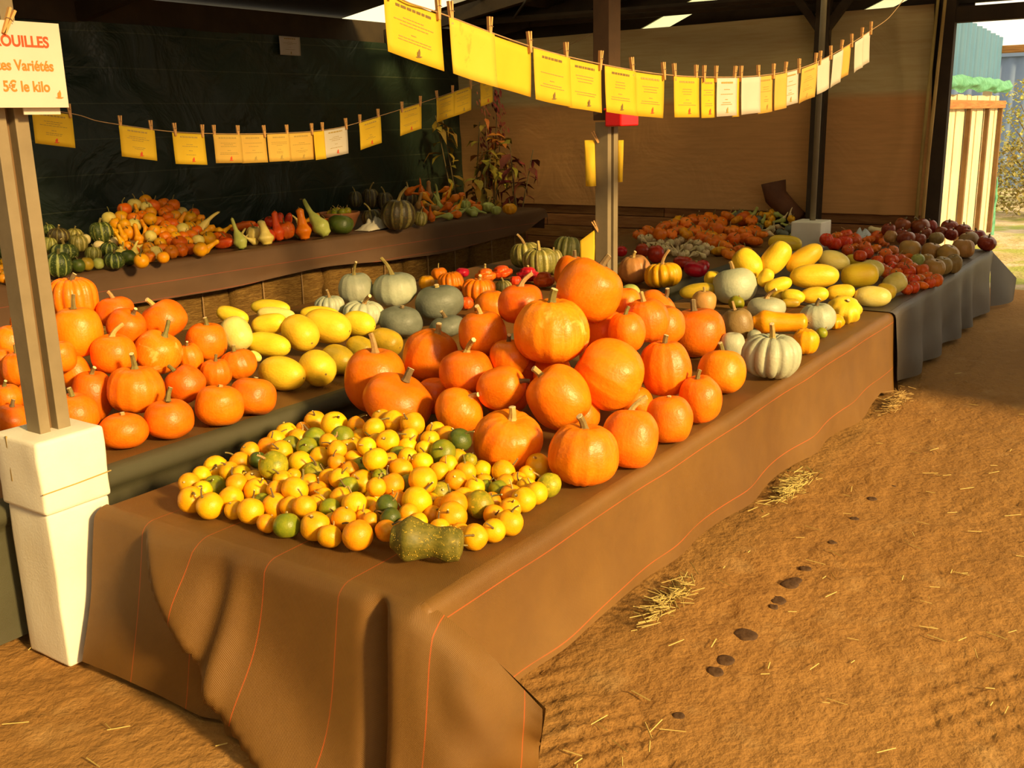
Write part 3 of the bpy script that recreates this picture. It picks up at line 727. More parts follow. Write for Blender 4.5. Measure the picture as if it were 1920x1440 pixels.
def card(p0, p1, H, mat, face, label, group=None, printed=True, emb='redink', ink='ink', seed=0, curl=.006, name='card', sag=0):
    """sheet hung between two points of the string; face = side the print is on (-1 towards -Y)"""
    r = random.Random(seed); L = (p1-p0).length; ux = (p1-p0).normalized(); dn = V((0,0,-1)); nrm = ux.cross(V((0,0,1))).normalized()
    o = empty(name, p0.lerp(p1, .5), label=label, cat='paper card', group=group)
    n, k = 8, 6; vs = []; cu = r.uniform(.3,1)*curl
    off = lambda a, b: nrm*(cu*math.sin(a*PI)*(1 if r_s > .5 else -1)*b*1.5+curl*.8*b*b*(1 if r_t > .5 else -1))
    r_s, r_t = r.random(), r.random()
    dx = r.uniform(-.03,.03)
    P = lambda a, b: ux*(L*(a-.5))+dn*(H*b)+ux*(dx*H*b)+off(a, b)
    vs = [P(i/n, j/k) for i in range(n+1) for j in range(k+1)]
    fs = [(i*(k+1)+j, (i+1)*(k+1)+j, (i+1)*(k+1)+j+1, i*(k+1)+j+1) for i in range(n) for j in range(k)]
    s = obj('sheet', mesh('sheet', vs, fs, True), MT[mat], o)
    sd = s.modifiers.new('thick', 'SOLIDIFY'); sd.thickness = .0012; sd.offset = 0
    if printed:
        sgn = 1 if nrm.y*face > 0 else -1; m = MB(); f = MB()
        def bar(mb, a0, a1, b, h):
            q = [(a0,b-h/2),(a1,b-h/2),(a1,b+h/2),(a0,b+h/2)]; mb.poly([P(a, c)+nrm*(sgn*.0018) for a, c in q])
        a = .5-r.uniform(.26,.33); e = 1-a
        while a < e-.02:
            w_ = r.uniform(.05,.10); bar(m, a, min(a+w_, e), .12, .045); a += w_+.018
        for b in (.30,.36,.42,.56,.64,.69):
            if r.random() < .12: continue
            half = r.uniform(.10,.36)
            if b == .56: half = .06
            a = .5-half
            while a < .5+half-.02:
                w_ = r.uniform(.03,.09); bar(f, a, min(a+w_, .5+half), b, .016); a += w_+.012
        m.build('printed_title', MT[ink], o); f.build('printed_text', MT['fink'], o)
        e_ = obj('emblem', EMB.copy(), MT[emb], o)
        e_.location = P(.55,.90)+nrm*(sgn*.0012); e_.rotation_euler = (0,0,math.atan2(ux.y, ux.x) if sgn*nrm.y < 0 else math.atan2(-ux.y, -ux.x))
    return o
def spline(pts, t):
    n = len(pts)-1; s = min(max(t, 0), .99999)*n; i = int(s); f = s-i
    g = lambda j: pts[max(0, min(n, j))]
    a, b, c, d = g(i-1), g(i), g(i+1), g(i+2)
    return .5*((2*b)+(c-a)*f+(2*a-5*b+4*c-d)*f*f+(3*b-a-3*c+d)*f**3)
def ray_at(px, py, d): return CAMP+ray(px, py)*d
S1 = [V((1.70,2.00,2.16)), V((2.197,1.886,1.945)), V((2.405,1.862,1.898)), V((2.972,1.795,1.800)), V((3.767,1.70,1.748)), V((4.722,1.605,1.800)), V((5.597,1.522,2.018)), V((5.95,1.49,2.16)), V((6.6,1.42,2.55))]
S2 = [V((1.7,4.68,1.82)), V((2.788,4.46,1.695)), V((3.06,4.40,1.632)), V((3.513,4.30,1.572)), V((4.265,4.20,1.568)), V((4.801,4.169,1.651)), V((5.759,4.14,1.850)), V((6.5,4.12,2.03)), V((7.6,4.1,2.35))]
def on_string(S_, px):
    lo_, hi_ = 0, 1
    for _ in range(40):
        m_ = (lo_+hi_)/2
        if proj(spline(S_, m_))[0] < px: lo_ = m_
        else: hi_ = m_
    return spline(S_, lo_)
for S_, lab in ((S1, 'string of cards sagging above the front row of pumpkins'), (S2, 'string of cards hanging before the dark green tarpaulin')):
    MB().tube([spline(S_, i/80) for i in range(81)], .0022, 5, False).build('string', MT['string'], smooth=True, label=lab, cat='string')
cards1 = [(722,829,'ypaper',1,'ink','yellow card with dark emblem at the high end of the front string'),
 (839,924,'stained',0,'ink','blank yellow card with a brown stain on the front string'), (924,998,'ypaper',0,'ink','plain blank yellow card pegged beside the stained one'),
 (997,1066,'ypaper',1,'ink','printed yellow card pegged just after the blank one'), (1066,1130,'ypaper',1,'ink','yellow card hanging above the red box'),
 (1131,1189,'ypaper',1,'ink','yellow card with dark emblem overlapping the grey post'), (1194,1248,'ypaper',1,'redink','yellow card with red emblem hanging just past the grey post'),
 (1261,1308,'ypaper',1,'redink','yellow card in a shiny sleeve, alone between two gaps'), (1318,1344,'ypaper',1,'redink',0), (1342,1380,'wpaper',1,'fink',0), (1376,1390,'ypaper',0,0,0), (1388,1424,'wpaper',0,0,0),
 (1424,1452,'opaper',1,'fink',0), (1451,1474,'opaper',0,0,0), (1472,1500,'wpaper',1,'fink',0), (1501,1531,'opaper',1,'fink',0),
 (1536,1559,'wpaper',0,0,0), (1560,1579,'wpaper',0,0,0), (1579,1598,'opaper',0,0,0), (1601,1617,'wpaper',0,0,0), (1616,1634,'wpaper',0,0,0)]
def hang(S_, cards, H, glabel, pglabel, seed):
    last = None
    for i, (a, b, mt, pr, em, lb) in enumerate(cards):
        p0, p1 = on_string(S_, a), on_string(S_, b); side = V((0,-.006*((i%2)*2-1),-.004))
        if not lb: lb = {'wpaper': 'small white card in plastic on the '+glabel, 'opaper': 'dull ochre card on the '+glabel, 'ypaper': 'narrow yellow card between others on the '+glabel}[mt]; g = 'cards on the '+glabel
        else: g = None
        card(p0+side, p1+side, H*(random.uniform(.96,1.03)), mt, -1, lb, g, bool(pr), em or 'fink', 'ink' if em == 'ink' else 'fink', seed+i, .006, 'card')
        ang = math.atan2(p1.y-p0.y, p1.x-p0.x)
        for q in (p0.lerp(p1, .07), p1.lerp(p0, .07)):
            if last is not None and (q-last).length < .045: continue
            peg(q+V((0,0,.012)), ang, 'wooden clothes peg on the '+pglabel, 'clothes pegs on the '+pglabel); last = q
hang(S1, cards1, .152, 'front string', 'front string', 100)
cards2 = [(60,136,'ypaper',1,'redink','yellow card on the rear string nearest the price sign'), (221,288,'ypaper',1,'redink','yellow card hanging alone between gaps on the rear string'),
 (324,384,'ypaper',1,'redink','yellow card just before the run of touching cards on the rear string'), (398,450,'opaper',1,'redink',0), (450,499,'opaper',1,'fink',0), (499,541,'opaper',1,'fink',0), (541,588,'opaper',1,'fink',0), (586,606,'ypaper',0,0,'narrow yellow card beside the white one on the rear string'),
 (606,652,'wpaper',1,'redink','white card tilted on the rear string'), (672,712,'ypaper',1,'redink','yellow card just after the white one on the rear string'), (751,791,'ypaper',1,'redink','yellow card alone high on the rear string'), (817,851,'ypaper',1,'fink','first of two joined yellow cards before the dried plants'), (851,885,'ypaper',1,'fink','second of two joined yellow cards before the dried plants'), (899,922,'ypaper',1,'redink','last yellow card at the high end of the rear string')]
hang(S2, cards2, .150, 'rear string', 'rear string', 300)
p0, p1 = aty(523,67,7.43), aty(562,70,7.43)
card(p0, p1, .17, 'wpaper', -1, 'small white notice pinned high on the dark green tarpaulin', None, True, 'fink', 'fink', 77)
# cards pegged on the posts
c_ = card(V((5.008,2.900,1.485)), V((5.0395,2.853,1.485)), .25, 'ypaper', -1, 'curled narrow yellow card pegged to one side of the grey post', None, False, seed=5, curl=.02)
c_ = card(V((5.160,2.770,1.48)), V((5.177,2.745,1.48)), .23, 'ypaper', -1, 'thin yellow card edge-on at the far side of the grey post', None, False, seed=6, curl=.012)
c_ = card(V((4.992,2.922,.93)), V((5.0395,2.853,.99)), .2, 'ypaper', -1, 'yellow card hanging askew low on the grey post', None, False, seed=8, curl=.012)
peg(V((5.036,2.845,1.50)), -.98, 'wooden peg slanting at the top of the curled yellow card', None, 1.1, -.5)
peg(V((5.036,2.845,1.01)), -.98, 'wooden peg slanting above the low askew yellow card', None, 1.1, -.5)
# price sign
sg = empty('price_sign', (1.62, 2.71, 1.663), label='cream price sign with orange-red lettering pegged to the near post', cat='sign')
MB().box((0,0,.1125),(.295,.005,.225)).build('board', MT['wpaper'], sg, bevel=.001)
def text(s, size, x, z, mat, align='CENTER', bold=.0, sx=1):
    c = bpy.data.curves.new('lettering', 'FONT'); c.body = s; c.size = size; c.align_x = align; c.extrude = .0006; c.offset = bold
    tmp = bpy.data.objects.new('lettering', c); C.objects.link(tmp); bpy.context.view_layer.update()
    me = bpy.data.meshes.new_from_object(tmp.evaluated_get(bpy.context.evaluated_depsgraph_get())); bpy.data.objects.remove(tmp); me.materials.clear()
    o = obj('lettering', me, MT[mat], sg)
    o.location = (x, -.0035, z); o.rotation_euler = (PI/2, 0, 0); o.scale = (sx, 1, 1); return o
text('CITROUILLES', .040, 0.0, .160, 'redink', bold=.0011, sx=.93)
text('Toutes Variétés', .039, .004, .098, 'orink', bold=.0009, sx=.88)
text('5€ le kilo', .039, .096, .043, 'orink', 'RIGHT', bold=.0009, sx=.9)
e_ = obj('emblem', EMB.copy(), MT['orink'], sg); e_.location = (.121, -.003, .027); e_.scale = (.95,1,.95)
ps = MB().box((0,0,0),(.11,.004,.16)).build('under_card', MT['wpaper'], loc=(1.70, 2.735, 1.725), label='second white card mostly hidden behind the price sign', cat='paper card'); ps.name = 'card'
peg(V((1.618,2.705,1.885)), 0, 'wooden peg clamping the price sign at an angle', None, 1.15, .45)

# ------------------------------------------------------------------ produce meshes (unit size)
def pumpkin_mesh(name, ribs=10, depth=.06, seg=44, ring=22, dim=.22, seed=0, lump=.03, flat=1.0, sharp=1.0, shoulder=2.3):
    vs = []; fs = []
    for i in range(ring+1):
        th = PI*i/ring; s, c = math.sin(th), math.cos(th)
        rho = (abs(s)**(2/shoulder)); z = (abs(c)**(2/shoulder))*(1 if c > 0 else -1)
        rho = rho*.97+.03*s
        for j in range(seg):
            ph = 2*PI*j/seg
            g = (1-abs(math.sin(ribs*ph/2)))**(2*sharp) if ribs else 0
            k = 1-depth*g*(.35+.65*s)
            n = 1+lump*noise.noise(V((math.cos(ph)*s, math.sin(ph)*s, c))*1.3+V((seed*3.1, 0, seed)))
            zz = z*flat
            if c > 0: zz -= dim*math.exp(-(rho/.30)**2)*flat
            else: zz += dim*.5*math.exp(-(rho/.28)**2)*flat
            zz *= 1-depth*.5*g*(1 if rho > .2 else 0)
            vs.append((rho*k*n*math.cos(ph), rho*k*n*math.sin(ph), zz*n))
    for i in range(ring):
        for j in range(seg):
            j2 = (j+1)%seg; fs.append((i*seg+j, (i+1)*seg+j, (i+1)*seg+j2, i*seg+j2))
    me = mesh(name, vs, fs, True); bm = bmesh.new(); bm.from_mesh(me); bmesh.ops.remove_doubles(bm, verts=bm.verts, dist=.0008); bm.to_mesh(me); bm.free(); return me
def lathe_mesh(name, prof, seg=24, ribs=0, depth=0, bend=0, seed=0, lump=.02):
    """profile of (z, r) from bottom to top; bend curls the axis towards +X"""
    vs = []; fs = []; n = len(prof)
    for i, (z, r) in enumerate(prof):
        t = (z+1)/2; ox = bend*max(0, t-.35)**2*2
        for j in range(seg):
            ph = 2*PI*j/seg; k = 1-depth*((1-abs(math.sin(ribs*ph/2)))**2 if ribs else 0)
            k *= 1+lump*noise.noise(V((math.cos(ph)*r*2, math.sin(ph)*r*2, z*2+seed*5)))
            vs.append((r*k*math.cos(ph)+ox, r*k*math.sin(ph), z))
    for i in range(n-1):
        for j in range(seg): j2 = (j+1)%seg; fs.append((i*seg+j, i*seg+j2, (i+1)*seg+j2, (i+1)*seg+j))
    fs.append(tuple(range(seg-1, -1, -1))); fs.append(tuple((n-1)*seg+j for j in range(seg)))
    me = mesh(name, vs, fs, True); me['tipx'] = bend*.8; return me
def curve_prof(keys, n=18):
    ks = keys; out = []
    for i in range(n+1):
        z = ks[0][0]+(ks[-1][0]-ks[0][0])*(.5-.5*math.cos(PI*i/n))
        for (a, ra), (b, rb_) in zip(ks, ks[1:]):
            if z <= b+1e-6: t = (z-a)/(b-a); out.append((z, ra+(rb_-ra)*(t*t*(3-2*t)))); break
    return out
def ell_prof(n=18, p=2.4): return [(-math.cos(PI*i/n), max(.02, (1-abs(math.cos(PI*i/n))**p)**(1/p))) for i in range(n+1)]
def stem_mesh(name, L, r0, r1, bend, n=6, seed=0, flare=1.5):
    m = MB(); k = 6; pts = []; rs = []
    for i in range(k+1):
        t = i/k; pts.append((bend*t*t*L, bend*.3*t*t*L*math.sin(seed), L*t)); rs.append((r0+(r1-r0)*t)*(1+(flare-1)*max(0, 1-t*4))*(1.12 if i == k else 1))
    m.tube(pts, rs, n); e = V(pts[-1]); dr = (e-V(pts[-2])).normalized()
    nf_ = len(m.f); m.tube([e-dr*.002, e+dr*.012], [rs[-1]*.98, rs[-1]*.8], n)
    me = mesh(name, m.v, m.f, False, fm=[0]*nf_+[1]*(len(m.f)-nf_)); return me
def patisson_mesh(name, n=9, seed=0):
    vs = []; fs = []; seg, ring = 36, 12
    for i in range(ring+1):
        th = PI*i/ring; s, c = math.sin(th), math.cos(th)
        for j in range(seg):
            ph = 2*PI*j/seg; k = 1-.22*s**4*(.5-.5*math.cos(n*ph)); vs.append((s*k*math.cos(ph), s*k*math.sin(ph), c*(.9 if c > 0 else 1)*(1-.0*s)-.12*math.exp(-(s/.2)**2)*(1 if c > 0 else 0)))
    for i in range(ring):
        for j in range(seg): j2 = (j+1)%seg; fs.append((i*seg+j, (i+1)*seg+j, (i+1)*seg+j2, i*seg+j2))
    me = mesh(name, vs, fs, True); bm = bmesh.new(); bm.from_mesh(me); bmesh.ops.remove_doubles(bm, verts=bm.verts, dist=.0008); bm.to_mesh(me); bm.free(); return me
G = {}
G['pump'] = [pumpkin_mesh('pumpkin', 14, .035, seed=k, dim=.16, lump=.07, shoulder=2.15) for k in range(4)]
G['ribbed'] = [pumpkin_mesh('ribbed_pumpkin', 13, .065, seed=k+5, dim=.20, lump=.06, sharp=.8) for k in range(3)]
G['deeprib'] = [pumpkin_mesh('deep_ribbed_pumpkin', 13, .13, seg=78, seed=k+9, dim=.34, lump=.05, sharp=.8, shoulder=2.5) for k in range(2)]
G['smooth'] = [pumpkin_mesh('smooth_pumpkin', 0, 0, seed=k+12, dim=.16, lump=.06) for k in range(3)]
G['round'] = [pumpkin_mesh('round_gourd', 0, 0, 20, 12, .06, k+20, .06, shoulder=2.05) for k in range(4)]
G['little'] = [pumpkin_mesh('little_gourd', 9, .09, 27, 12, .22, k+30, .07) for k in range(3)]
G['patis'] = [patisson_mesh('scalloped_squash', 9, k) for k in range(2)]
G['long'] = [lathe_mesh('long_squash', ell_prof(20, p), 28, 10, .02, 0, k, .03) for k, p in enumerate((2.3, 2.6, 2.1))]
G['bottle'] = [lathe_mesh('bottle_gourd', curve_prof([(-1,.05),(-.93,.35),(-.45,.60),(0,.36),(.5,.27),(.85,.30),(.97,.16),(1,.03)], 26), 24, 0, 0, b, k, .04) for k, b in enumerate((0, .25))]
G['crook'] = [lathe_mesh('crookneck_gourd', curve_prof([(-1,.05),(-.92,.34),(-.5,.56),(-.1,.36),(.3,.17),(.8,.14),(.97,.11),(1,.02)], 26), 18, 0, 0, b, k, .05) for k, b in enumerate((.5, .9, -.4))]
WARTP = [(-1,.05),(-.94,.50),(-.48,1.0),(.0,.74),(.22,.66),(.62,.80),(.90,.70),(.985,.40),(1,.05)]
G['stout'] = [lathe_mesh('stout_squash', curve_prof([(-1,.05),(-.95,.45),(-.55,1.0),(-.05,.84),(.45,.78),(.82,.82),(.96,.5),(1,.05)], 28), 28, 0, 0, 0, 2, .03)]
G['wartyb'] = [lathe_mesh('warty_body', curve_prof(WARTP, 30), 30, 0, 0, 0, 2, .10)]
G['acorn'] = [pumpkin_mesh('ribbed_green_squash', 10, .12, 40, 16, .2, k+40, .05) for k in range(2)]
def turban_mesh(name):
    pr = [(-1,.3),(-.9,.7),(-.5,.98),(-.1,1.0),(.12,.92),(.16,.72),(.25,.68),(.5,.62),(.72,.40),(.78,.05)]
    return lathe_mesh(name, curve_prof(pr, 30), 40, 8, .08, 0, 3, .04)
G['turban'] = [turban_mesh('turban_squash')]
ST = {'short': [stem_mesh('stem', .44, .115, .095, b, 7, k, 1.7) for k, b in enumerate((.2, .5, -.4))],
      'tall': [stem_mesh('stem', .66, .12, .085, b, 6, k+4, 1.8) for k, b in enumerate((.25, -.3))],
      'hook': [stem_mesh('stem', .58, .11, .09, b, 6, k+8, 1.9) for k, b in enumerate((.9, -.9))],
      'stub': [stem_mesh('stem', .16, .11, .095, .1, 6, 3, 1.5)],
      'thin': [stem_mesh('stem', .68, .085, .06, b, 5, k+3, 1.5) for k, b in enumerate((.6, -.8, .2))],
      'long': [stem_mesh('stem', .85, .10, .07, b, 6, k+1, 1.6) for k, b in enumerate((.5, -.5))]}
SP = [MB().tube([(0,0,0),(0,0,.02)], [.05,.04], 6).me('stem_tip')]

placed = []   # contact spheres (centre, radius)
CELL = .35
grid = {}
def gkey(p): return (int(p.x//CELL), int(p.y//CELL), int(p.z//CELL))
def add_ball(c, r):
    placed.append((c, r)); grid.setdefault(gkey(c), []).append((c, r))
def hit(c, r, tol):
    k = gkey(c)
    for a in (-1,0,1):
        for b in (-1,0,1):
            for d in (-1,0,1):
                for (q, s) in grid.get((k[0]+a, k[1]+b, k[2]+d), ()):
                    if (q-c).length < (r+s)*tol: return True
    return False
rp = random.Random(21)
def put(kind, px, py, rx, ry=None, surf=None, base=ZT, mat='orange', stem='short', smat='stem', ang=None, fwd=None, name='pumpkin', label='', cat='pumpkin', group=None, ymax=None, xmax=None, ymin=None, tol=.955, lean=None, maxpush=1.22, spin=None):
    """place one fruit on the heap surface base+surf(x,y) where the pixel's ray meets it; the pixel radius sets the size"""
    ry = ry or rx; d0, d1 = 1.5, 16.0
    rad = ray(px, py)
    longk = kind in ('long', 'bottle', 'crook', 'stout', 'wartyb')
    hv = ry*.93
    if longk:
        a_ = math.radians(ang or 0); f_ = fwd or 0
        az = ((RT*math.cos(a_)+UP*math.sin(a_))*math.sqrt(max(0, 1-f_*f_))-FW*f_).z
        hv = math.sqrt((rx*az)**2+ry*ry*(1-az*az))*.95
    def over(d):
        p = CAMP+rad*d; hh = hv*d/F
        return p.z-hh-base-(surf(p.x, p.y) if surf else 0)
    d = d0
    step = .02
    while d < d1 and over(d) > 0: d += step
    lo_, hi_ = d-step, d
    for _ in range(20):
        m_ = (lo_+hi_)/2
        if over(m_) > 0: lo_ = m_
        else: hi_ = m_
    d = lo_; dmax = d*maxpush
    if ymax is not None and (CAMP+rad*d).y > ymax: d = (ymax-CAMP.y)/rad.y
    if ymin is not None and (CAMP+rad*d).y < ymin: d = (ymin-CAMP.y)/rad.y; dmax = d*maxpush
    if xmax is not None and (CAMP+rad*d).x > xmax: d = xmax/rad.x
    def axis_of():
        a = math.radians(ang or 0); f_ = fwd or 0
        return (RT*math.cos(a)+UP*math.sin(a))*math.sqrt(max(0, 1-f_*f_))-FW*f_
    def balls(d):
        c = CAMP+rad*d; s = d/F
        if longk:
            ax = axis_of(); e = max(rx-ry, 0)*s
            return [(c+ax*e*k, ry*s*(.97 if k == 0 else .85)) for k in (-1, 0, 1)]
        return [(c, (rx*.6+ry*.4)*s)]
    dd = d; best = d
    while dd < dmax and any(hit(c, r, tol) for c, r in balls(dd)): dd += .012
    if dd >= dmax: dd = d
    low = base+hv*dd/F
    c = CAMP+rad*dd
    if c.z < low:   # never under the cloth: lift onto it
        c.z = low
    s = dd/F
    for q, r in balls(dd): add_ball(V((q.x, q.y, max(q.z, base+r*.8))), r)
    me = rp.choice(G[kind]); o = bpy.data.objects.new(name, me); C.objects.link(o)
    o.location = c
    if longk:
        ax = axis_of(); q = ax.to_track_quat('Z', 'Y'); o.rotation_mode = 'QUATERNION'
        from mathutils import Quaternion
        o.rotation_quaternion = q@Quaternion((0,0,1), spin if spin is not None else rp.uniform(0, 6.28))
        rm = {'bottle': 1/.60, 'crook': 1/.56}.get(kind, 1.0)
        o.scale = (ry*s*rm, ry*s*rm, rx*s)
    else:
        a = lean if lean is not None else rp.uniform(-12, 12)
        if isinstance(a, tuple): a, b = a
        else: b = rp.uniform(-10, 10)
        m = Matrix.Rotation(math.radians(a), 3, FW)@Matrix.Rotation(math.radians(b), 3, RT)@Matrix.Rotation(rp.uniform(0, 6.28), 3, 'Z')
        o.rotation_euler = m.to_euler(); o.scale = (rx*s, rx*s, ry*s)
    # material per object slot so that meshes stay shared
    if not me.materials: me.materials.append(MT['orange'])
    o.material_slots[0].link = 'OBJECT'; o.material_slots[0].material = MT[mat]
    tag(o, label, cat, group)
    if stem:
        sm_ = rp.choice(ST[stem]); t = bpy.data.objects.new('stem', sm_); C.objects.link(t); t.parent = o
        if not sm_.materials: sm_.materials.append(MT['stem']); sm_.materials.append(MT['cutstem'])
        t.material_slots[0].link = 'OBJECT'; t.material_slots[0].material = MT[smat]
        k = {'pump': .80, 'ribbed': .76, 'deeprib': .62, 'smooth': .80, 'round': .90, 'little': .74, 'patis': .76, 'acorn': .78, 'turban': .72}.get(kind, .93)
        t.location = (0, 0, k)
        if longk:
            t.scale = (.7*rx/ry*.5, .7*rx/ry*.5, .5)
            t.location = (me['tipx'], 0, .95)
            t.scale = (.6, .6, .3*ry/rx*1.2)
        elif rx != ry: t.scale = (1, 1, rx/ry)
    return o
def clip(v, a, b): return max(a, min(b, v))

# ------------------------------------------------------------------ front row: big orange pumpkins
def heapO(x, y):
    d = math.hypot((x-3.42)*1.0, (y-2.08)*1.05); return clip(.44-.80*max(0, d-.10), 0, .36)
GO = 'big orange pumpkins heaped on the front row'
big = [ # px, py, rx, ry, mesh, mat, stem, stem mat, (lean, forward), label
 (1093,852,67,59,'ribbed','orange','short','stem',(4,-6),'orange pumpkin with a straight green stem at the cloth edge, next to the yellow gourds'),
 (951,827,66,56,'ribbed','orange','short','drystem',(14,12),'ribbed orange pumpkin sitting right against the yellow gourds'),
 (1182,821,54,57,'smooth','orange','hook','drystem',(2,-14),'bright orange pumpkin with a curled dry stem at the cloth edge'),
 (1255,786,44,46,'smooth','orange','stub','drystem',(0,-10),'orange pumpkin with a pale scar and barely any stem at the cloth edge'),
 (1312,748,41,46,'pump','orange','short','stem',(-8,0),'tallish narrow orange pumpkin with an upright grey stem at the cloth edge'),
 (746,752,67,48,'smooth','deep','short','darkstem',(24,4),'broad orange pumpkin with a tilted stem behind the yellow gourds'),
 (861,770,46,41,'pump','orange','short','drystem',(42,6),'orange pumpkin half in shadow behind the yellow gourds'),
 (705,722,57,61,'smooth','deep','tall','drystem',(2,0),'deep orange pumpkin with a tall straight pale stem at the inner edge of the heap'),
 (1353,697,45,42,'smooth','orange','short','stem',(4,-18),'round orange pumpkin beside the ribbed grey-green one'),
 (1048,745,58,60,'smooth','orange','short','drystem',(-38,-8),'smooth orange pumpkin lying tilted in the middle of the heap face'),
 (940,727,40,47,'smooth','orange','short','darkstem',(72,10),'orange pumpkin lying on its side with a cut pale stem end'),
 (1142,703,66,65,'pump','orange','stub','drystem',(120,-20),'large round orange pumpkin turned with its stem end away'),
 (1249,690,48,54,'ribbed','orange','short','stem',(-4,-4),'ribbed orange pumpkin with an upright green stem below the shiny flat one'),
 (875,698,51,43,'smooth','orange','hook','drystem',(2,-6),'orange pumpkin with a curved pale stem halfway up the heap'),
 (807,669,53,54,'pump','deep','short','drystem',(20,0),'orange pumpkin half shaded by its neighbour at the inner side'),
 (1306,623,54,46,'smooth','orange','short','darkstem',(-8,-4),'shiny flattened orange pumpkin with a dark stem on the aisle side'),
 (1035,620,71,62,'ribbed','scar','short','stem',(0,-2),'largest ribbed orange pumpkin with a pale scar high on the heap'),
 (905,625,45,43,'smooth','deep','short','drystem',(-6,0),'dull orange pumpkin with a pale stem beside the grey pumpkins'),
 (1105,544,62,57,'smooth','orange','short','darkstem',(28,-4),'orange pumpkin crowning the heap before the grey post'),
 (1212,600,42,42,'pump','orange','short','drystem',(-10,0),'orange pumpkin with a pale cut stem behind the flattened one'),
 (1134,622,46,40,'smooth','orange',None,'stem',(0,0),0), (1175,622,36,38,'pump','orange','short','stem',(-4,0),0), (1228,582,40,36,'smooth','orange','short','darkstem',(40,0),'orange pumpkin with a dark drooping stem at the back of the heap'),
 (977,570,44,38,'smooth','deep','hook','drystem',(0,0),'orange pumpkin with a curled pale stem behind the largest one'), (1073,512,34,34,'pump','deep','short','darkstem',(10,0),'orange pumpkin peeping over behind the crowning one'),
 (1036,700,36,36,'smooth','orange',None,'stem',(0,0),0), (1087,792,38,36,'smooth','deep',None,'stem',(0,0),0), (1190,757,34,34,'smooth','orange',None,'stem',(0,0),0),
 (955,671,38,36,'pump','deep','short','darkstem',(0,0),0), (815,742,34,34,'smooth','deep',None,'stem',(0,0),0), (922,575,32,32,'pump','deep',None,'stem',(0,0),0), (1172,572,32,34,'smooth','orange',None,'stem',(0,0),0), (995,690,40,40,'smooth','deep',None,'stem',(0,0),0)]
for (px, py, rx, ry, k, mt, st, sm_, ln, lb) in big:
    put(k, px, py, rx, ry, heapO, mat=mt, stem=st, smat=sm_, lean=ln, name='orange_pumpkin', label=lb or 'orange pumpkin mostly hidden inside the big heap', cat='pumpkin', group=None if lb else GO)
for (x, y) in ((3.15,1.85),(3.4,1.75),(3.35,2.1),(3.6,2.0),(3.1,2.15),(3.6,2.3),(3.3,2.4),(3.85,1.85),(3.85,2.15)):
    r_ = .095
    for k in range(3):
        c = V((x, y, ZT+r_*.9+k*.16))
        if hit(c, r_, .84) or c.z > ZT+.36: continue
        o = obj('orange_pumpkin', rp.choice(G['smooth']), None, None, c, label='orange pumpkin mostly hidden inside the big heap', cat='pumpkin', group=GO); o.scale = (r_, r_, r_*.9)
        o.material_slots[0].link = 'OBJECT'; o.material_slots[0].material = MT['deep']; add_ball(c, r_)

# front row: small yellow gourds
def inpoly(x, y, P):
    c = False; j = len(P)-1
    for i in range(len(P)):
        if (P[i][1] > y) != (P[j][1] > y) and x < (P[j][0]-P[i][0])*(y-P[i][1])/(P[j][1]-P[i][1])+P[i][0]: c = not c
        j = i
    return c
def heapY(x, y):
    e = min((x-1.80)*.9, (2.55-y)*.9, (y-1.60)*.8, 9); return clip(e*.34, 0, .10)
A = [(285,945,118,'y'),(450,1000,118,'y'),(510,715,110,'y'),(490,825,100,'g'),(640,930,105,'y'),(735,720,85,'y'),(690,800,90,'o'),(815,1045,115,'y'),(875,870,115,'y'),(850,790,105,'o'),(1040,1000,110,'y'),(960,1160,85,'o'),(1140,1178,118,'g'),(1215,855,117,'y'),(1020,640,130,'m'),(880,590,75,'d'),(720,610,92,'o'),(810,510,82,'o'),(970,470,88,'o'),(1140,360,92,'y'),(1175,465,92,'g'),(1265,615,106,'y'),(1450,560,96,'y'),(1390,715,110,'m'),(1390,400,102,'g'),(1395,250,95,'o'),(1570,275,120,'y'),(1640,390,106,'g'),(1285,310,66,'o'),(1800,390,82,'y'),(1760,465,84,'y'),(1740,590,94,'y'),(1590,610,78,'o'),(1615,755,92,'y'),(1815,790,110,'y'),(1430,880,100,'o'),(1475,915,78,'y'),(1750,990,112,'y'),(1300,1010,106,'o'),(1530,1030,94,'g'),(1400,1185,130,'o'),(1525,1275,106,'y'),(1780,1265,135,'o'),(1655,1115,106,'o'),(1840,1110,80,'o'),(1040,850,76,'o'),(1200,730,66,'o'),(1765,268,74,'o')]
B = [(395,235,95,'y'),(580,290,76,'y'),(535,352,72,'y'),(770,360,92,'d'),(635,460,102,'g'),(200,370,90,'y'),(375,330,68,'y'),(360,410,72,'y'),(90,265,82,'y'),(490,430,66,'y'),(285,480,72,'g'),(100,515,96,'y'),(305,595,93,'y'),(140,650,64,'g'),(235,715,92,'o'),(480,680,110,'y'),(610,610,74,'y'),(740,680,82,'o'),(945,600,76,'y'),(475,540,82,'y'),(760,500,72,'y'),(850,520,56,'m'),(1120,640,95,'y'),(1235,700,66,'o'),(1390,620,95,'y'),(1310,650,70,'y'),(1480,740,96,'g2'),(1380,805,88,'y'),(1280,870,96,'y'),(1170,920,86,'o'),(1170,1015,106,'y'),(1040,1080,92,'y'),(890,1130,102,'y'),(1140,740,78,'y'),(1080,800,78,'g'),(930,930,110,'m'),(980,790,64,'g'),(620,775,82,'m'),(430,850,118,'y'),(730,870,102,'o'),(800,820,84,'y'),(710,1000,116,'o'),(560,960,76,'o'),(890,740,78,'y'),(960,700,66,'o'),(190,880,84,'d'),(220,980,84,'d'),(185,1080,84,'o'),(60,1000,66,'o'),(80,820,64,'o'),(540,860,70,'y')]
